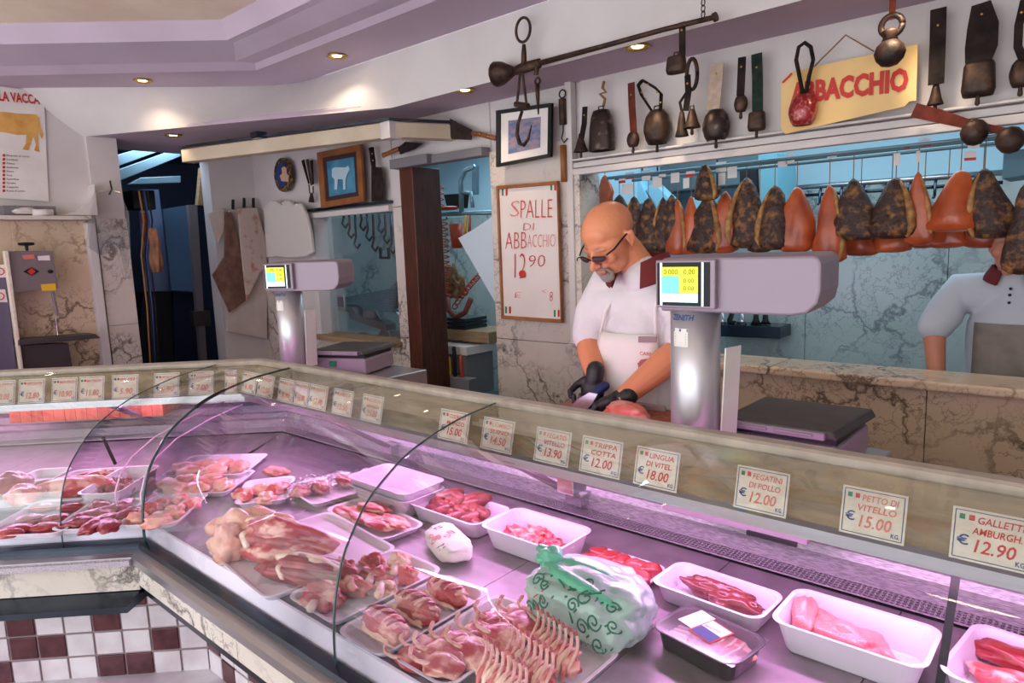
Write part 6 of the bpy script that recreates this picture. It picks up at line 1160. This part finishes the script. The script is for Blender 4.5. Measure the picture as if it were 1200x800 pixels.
build('spectacle_frame', MB().tube([HT(p) for p in ((-.010, -.112, .005), (0, -.115, .008), (.010, -.112, .005))], .003, 8).tube([HT(p) for p in ((.060, -.088, .006), (.074, -.06, .008), (.080, .0, .016), (.079, .02, .010))], .003, 8).tube([HT(p) for p in ((-.060, -.088, .006), (-.074, -.06, .008), (-.080, .0, .016))], .003, 8).tube([HT((s*.033+.028*cos(a), -.106+.0*a+(.010 if abs(cos(a)) > .8 else 0), -.002+.016*sin(a))) for s in (1,) for a in np.linspace(0, pi, 12)], .0022, 6).tube([HT((-.033+.028*cos(a), -.106, -.002+.016*sin(a))) for a in np.linspace(0, pi, 12)], .0022, 6), M_black, bt_, smooth=True)
# shirt (torso and short sleeves)
def wrinkle(V, c, amp=.006, fr=9):
    out = V.copy()
    for i in range(len(V)):
        v = V[i]; n_ = noise.noise(Vector((v[0]*fr, v[1]*fr, v[2]*fr*.6)))+.5*noise.noise(Vector((v[0]*fr*2.6, v[1]*fr*2.6, v[2]*fr*1.4))); d = np.array([v[0]-c[0], v[1]-c[1], 0]); L_ = np.linalg.norm(d)+1e-6; out[i] = v+d/L_*amp*n_
    return out
sh = MB(); sh.capsule([(-1.22, 2.12, 1.475), (-1.235, 2.125, 1.36), (-1.245, 2.12, 1.18), (-1.25, 2.12, 1.02), (-1.25, 2.12, .92)], [.110, .160, .170, .178, .176], 28)
sh.capsule([(-1.22, 2.12, 1.48), shR*.9+np.array((-1.22, 2.12, 1.48))*.1, (shR*.55+elR*.45), elR*.86+shR*.14], [.095, .086, .078, .070], 20); sh.capsule([(-1.22, 2.12, 1.49), shL*.9+np.array((-1.22, 2.12, 1.49))*.1, (shL*.55+elL*.45), elL*.80+shL*.20], [.095, .088, .082, .076], 20)
sh.capsule([(-1.212, 2.06, 1.525), (-1.20, 2.12, 1.49)], [.076, .10], 20); sh.capsule([(-1.21, 2.09, 1.51), (-1.10, 2.11, 1.505)], [.08, .085], 20); sh.capsule([(-1.38, 2.08, 1.42), (-1.10, 2.08, 1.44)], [.085, .085], 20)
so, Vs = remesh('shirt', sh, M_shirt, bt_, .007, 5, lambda V: wrinkle(V, (-1.24, 2.12), .007))
# collar, apron bib and strap, logo
cb = MB(); nk = np.array((-1.212, 2.05, 1.572)); ring = lambda r, z, y0=0: [(nk[0]+r*cos(a), nk[1]+r*sin(a)*1.05+y0, nk[2]+z-.035*max(0, -sin(a))**2) for a in np.linspace(-.35*pi, 1.35*pi, 26)]
a_, b_ = ring(.080, .034), ring(.116, -.05); vs = a_+b_; cb.add(vs+[tuple(np.array(p)+[(p[0]-nk[0])*.08, (p[1]-nk[1])*.08, 0]) for p in vs], [(i, i+1, 27+i-0, 26+i) for i in range(25)]+[(52+i, 52+26+i, 52+27+i, 52+i+1) for i in range(25)]); build('collar', cb, M_burg, bt_, smooth=True)
def surf(x, z, off=.004):
    m_ = (np.abs(Vs[:, 0]-x) < .02) & (np.abs(Vs[:, 2]-z) < .02); return (Vs[m_, 1].min() if m_.any() else 1.95)-off
xs = np.linspace(-1.36, -1.12, 9); zs = np.linspace(.92, 1.34, 12); vs, fs = [], []
for j, z in enumerate(zs):
    for i, x in enumerate(xs): xx = -1.24+(x+1.24)*(1.15 if z < 1.1 else 1.0); vs.append((xx, surf(xx, z, .008), z))
for j in range(11):
    for i in range(8): fs.append((j*9+i, j*9+i+1, (j+1)*9+i+1, (j+1)*9+i))
apo = build('apron_bib', MB().add(vs, fs), M_apron, bt_, smooth=True); sm = apo.modifiers.new('s', 'SOLIDIFY'); sm.thickness = .005; sm.offset = 1
build('apron_strap', MB().tube([(-1.345, surf(-1.345, 1.33), 1.335), (-1.325, surf(-1.325, 1.40, .01), 1.41), (-1.295, 2.03, 1.49), (-1.27, 2.10, 1.545)], .006, 8).tube([(-1.13, surf(-1.13, 1.33), 1.335), (-1.13, surf(-1.13, 1.40, .01), 1.42), (-1.14, 2.03, 1.50), (-1.15, 2.10, 1.545)], .006, 8), M_apron, bt_, smooth=True)
pk = [(-1.175, 1.335), (-1.12, 1.335), (-1.12, 1.315), (-1.175, 1.315)]; build('pocket_band', MB().prism([(x, surf(x, z, .014), z) for x, z in pk], [(x, surf(x, z, .017), z) for x, z in pk]), mat('pocket_grey', (160, 132, 136), .8), bt_)
pg = [(-1.175, 1.245), (-1.165, 1.258), (-1.145, 1.262), (-1.13, 1.256), (-1.126, 1.244), (-1.135, 1.232), (-1.15, 1.224), (-1.162, 1.212), (-1.17, 1.226)]; build('printed_logo', MB().prism([(x, surf(x, z, .014), z) for x, z in pg], [(x, surf(x, z, .017), z) for x, z in pg]), mat('logo_pink', (190, 100, 106), .8), bt_)
build('logo_lettering', text_mb('CARNI', (-1.175, surf(-1.15, 1.275, .018), 1.272), (1, 0, 0), (0, 0, 1), .012, width=.055), M_red, bt_)
kb = [(-1.20+.09*cos(a), surf(-1.20+.02*cos(a), 1.07, .008)-.004, 1.075+.016*sin(a)) for a in np.linspace(0, 2*pi, 12)[:-1]]; build('apron_tie', MB().box(-1.24, -1.07, surf(-1.15, 1.09, .03), surf(-1.15, 1.09, .012), 1.075, 1.115), mat('tie_grey', (176, 160, 160), .8, bump=(30, .4)), bt_, bevel=.006)
# gloved hands
def glove(wr, d, palmn, fingers, side, label=None):
    """wr wrist, d direction to knuckles, palmn palm normal; fingers = curl angles"""
    d = np.array(d, float); d /= np.linalg.norm(d); pn = np.array(palmn, float); pn -= d*(pn@d); pn /= np.linalg.norm(pn); sd = np.cross(d, pn)*side; mb = MB(); wr = np.array(wr)
    kn = wr+d*.085; mb.capsule([wr-d*.02, wr+d*.015], [.0315, .031], 16); Rr_ = np.array([sd, d, pn]).T
    mb.ell(wr+d*.048, (.043, .054, .025), Rr_, 24, 16); mb.capsule([kn-sd*.028, kn+sd*.028], [.014, .014], 12)
    for k in range(4):
        o = kn+sd*(-.030+.020*k); L_ = (.040, .045, .042, .033)[k]; cu = fingers[k]; p = [o]; a = cu*.5
        for seg in range(3):
            a += cu*(.5 if seg == 0 else .9); p.append(p[-1]+(d*cos(a)+pn*sin(a)+sd*(-.10+.06*k))*L_*(1, .7, .55)[seg])
        mb.capsule(p, [.0105, .0098, .009, .0078], 12)
    o = wr+d*.02-sd*.034; mb.capsule([o, o+(d*.7-sd*.8+pn*.3)/1.1*.032, o+(d*.95-sd*.75+pn*.6)/1.3*.062, o+(d*1.0-sd*.35+pn*.9)/1.4*.085], [.015, .0125, .011, .009], 12)
    ob, V_ = remesh('glove', mb, M_glove, bt_, .0028, 1); return ob
dR = np.array((-.02, -.25, -1.0)); glove(wrR+[0, 0, .0], dR, (.25, -1, .15), (1.0, 1.05, 1.1, 1.2), -1)
dL = aty(690, 481, 1.80)-wrL; glove(wrL, dL, (0, -.35, -1), (.55, .6, .6, .65), 1)
# knife
kh = wrR+dR/np.linalg.norm(dR)*.09
t = thing('butcher_knife', kh, 'wide steel knife with a blue handle in the gloved right hand', 'knife'); P = [aty(x, y, 1.80) for x, y in ((664, 483), (676, 468), (690, 460), (700, 462), (693, 474), (682, 486))]; build('blade', MB().prism(P, [p+[.0, .004, .001] for p in P]), M_chrome, t); build('handle', MB().capsule([aty(692, 465, 1.82), aty(709, 452, 1.86)], [.014, .016], 12), mat('handle_blue', (30, 44, 96), .4), t, smooth=True)
# meat on the board
zb = 1.098; c = aty(728, 488, 1.76); o = piece('meat_cut', 'pink boneless meat cut under the gloved left hand', meat('meat_fresh', (216, 104, 88), (240, 160, 140), 16), (c[0]+.02, c[1]+.0, zb), (.085, .045, .035), -.2, 'meat', amp=.12)
c = aty(622, 472, 1.72)
for k in range(14): u_ = random.uniform(-1, 1); tag(build('mince_strand', MB().capsule([(c[0]+u_*.10, c[1]+random.uniform(-.03, .03), zb-.06+.012), (c[0]+u_*.10+random.uniform(-.03, .03), c[1]+random.uniform(-.03, .03), zb-.06+.030), (c[0]+u_*.10+random.uniform(-.04, .04), c[1]+random.uniform(-.03, .03), zb-.06+.012)], .009, 8), MT_saus, smooth=True), 'strip of red cut meat heaped at the left of the board', 'meat', 'cut strips heaped left of the board')
# ---- second butcher in the back room
b2 = thing('person', (-.28, 3.47, 0), 'second butcher in white shirt and dark red collar, face hidden by a ham', 'person'); HT2 = frame((-.325, 3.50, 1.575), radians(6), radians(-5)); bd = MB(); head(bd, HT2)
bd.capsule([HT2((0, .03, -.05)), HT2((0, .04, -.10)), (-.30, 3.56, 1.36)], [.055, .060, .07]); bd.capsule([(-.30, 3.56, 1.32), (-.30, 3.56, 1.1), (-.30, 3.55, .9)], [.10, .13, .15], 24)
for s_ in (-1, 1): bd.capsule([(-.30+s_*.08, 3.55, .9), (-.30+s_*.09, 3.56, .5), (-.30+s_*.09, 3.58, .06)], [.095, .065, .05])
eR, wR = aty(1094, 385, 3.44), aty(1098, 446, 3.38); sR = np.array((-.51, 3.53, 1.37)); sL = np.array((-.09, 3.55, 1.37)); bd.capsule([(-.30, 3.55, 1.36), sR, eR, wR, wR-[0, .02, .08]], [.08, .06, .048, .034, .03]); bd.capsule([(-.30, 3.55, 1.36), sL, (-.04, 3.50, 1.1), (-.06, 3.42, .95)], [.08, .06, .048, .034])
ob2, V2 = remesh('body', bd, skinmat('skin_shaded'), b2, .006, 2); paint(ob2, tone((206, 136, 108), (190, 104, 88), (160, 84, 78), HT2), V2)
s2 = MB(); s2.capsule([(-.315, 3.53, 1.42), (-.30, 3.55, 1.37)], [.085, .12], 20); s2.capsule([(-.30, 3.56, 1.37), (-.30, 3.55, 1.25), (-.30, 3.55, 1.05), (-.30, 3.55, .9)], [.12, .175, .18, .19], 26); s2.capsule([(-.30, 3.55, 1.37), sR, sR*.45+eR*.55, eR*.92+sR*.08], [.10, .088, .078, .070], 18); s2.capsule([(-.30, 3.55, 1.37), sL, (-.06, 3.52, 1.2)], [.10, .088, .075], 18)
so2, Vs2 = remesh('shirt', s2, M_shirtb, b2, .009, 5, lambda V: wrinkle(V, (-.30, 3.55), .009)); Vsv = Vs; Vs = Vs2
nk = np.array((-.315, 3.515, 1.475)); a_, b_ = ring(.074, .02), ring(.105, -.035); vs = a_+b_; build('collar', MB().add(vs+[tuple(np.array(p)+[(p[0]-nk[0])*.08, (p[1]-nk[1])*.08, 0]) for p in vs], [(i, i+1, 27+i, 26+i) for i in range(25)]+[(52+i, 78+i, 79+i, 53+i) for i in range(25)]), M_burg, b2, smooth=True)
for k, z in enumerate((1.40, 1.375, 1.345)): build('button', MB().ell((-.318, surf(-.318, z, .006), z), (.006, .003, .006), n=10, m=6), M_black, b2)
vs, fs = [], []; xs = np.linspace(-.43, -.15, 9); zs = np.linspace(.92, 1.26, 10)
for z in zs:
    for x in xs: vs.append((x, surf(x, z, .008), z))
for j in range(9):
    for i in range(8): fs.append((j*9+i, j*9+i+1, (j+1)*9+i+1, (j+1)*9+i))
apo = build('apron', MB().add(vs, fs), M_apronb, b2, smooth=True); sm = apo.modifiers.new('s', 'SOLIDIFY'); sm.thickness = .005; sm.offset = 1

# ---- alike things in a row: say which one by its place
from collections import defaultdict
_by = defaultdict(list)
for o in list(COL.objects):
    if o.parent is None and o.get('group') and o.get('label'): _by[(o['group'], o['label'])].append(o)
ORDN = ['first', 'second', 'third', 'fourth', 'fifth', 'sixth', 'seventh', 'eighth', 'ninth', 'tenth', 'eleventh', 'twelfth', 'thirteenth', 'fourteenth', 'fifteenth', 'sixteenth', 'seventeenth', 'eighteenth', 'nineteenth', 'twentieth']
for (g_, l_), os_ in _by.items():
    if 1 < len(os_) <= 20:
        def px_(o): v = np.array(o.location)-C0; return (v@RT)/(v@FW)
        for k, o in enumerate(sorted(os_, key=px_)): o['label'] = f'{l_}, {ORDN[k]} from left'
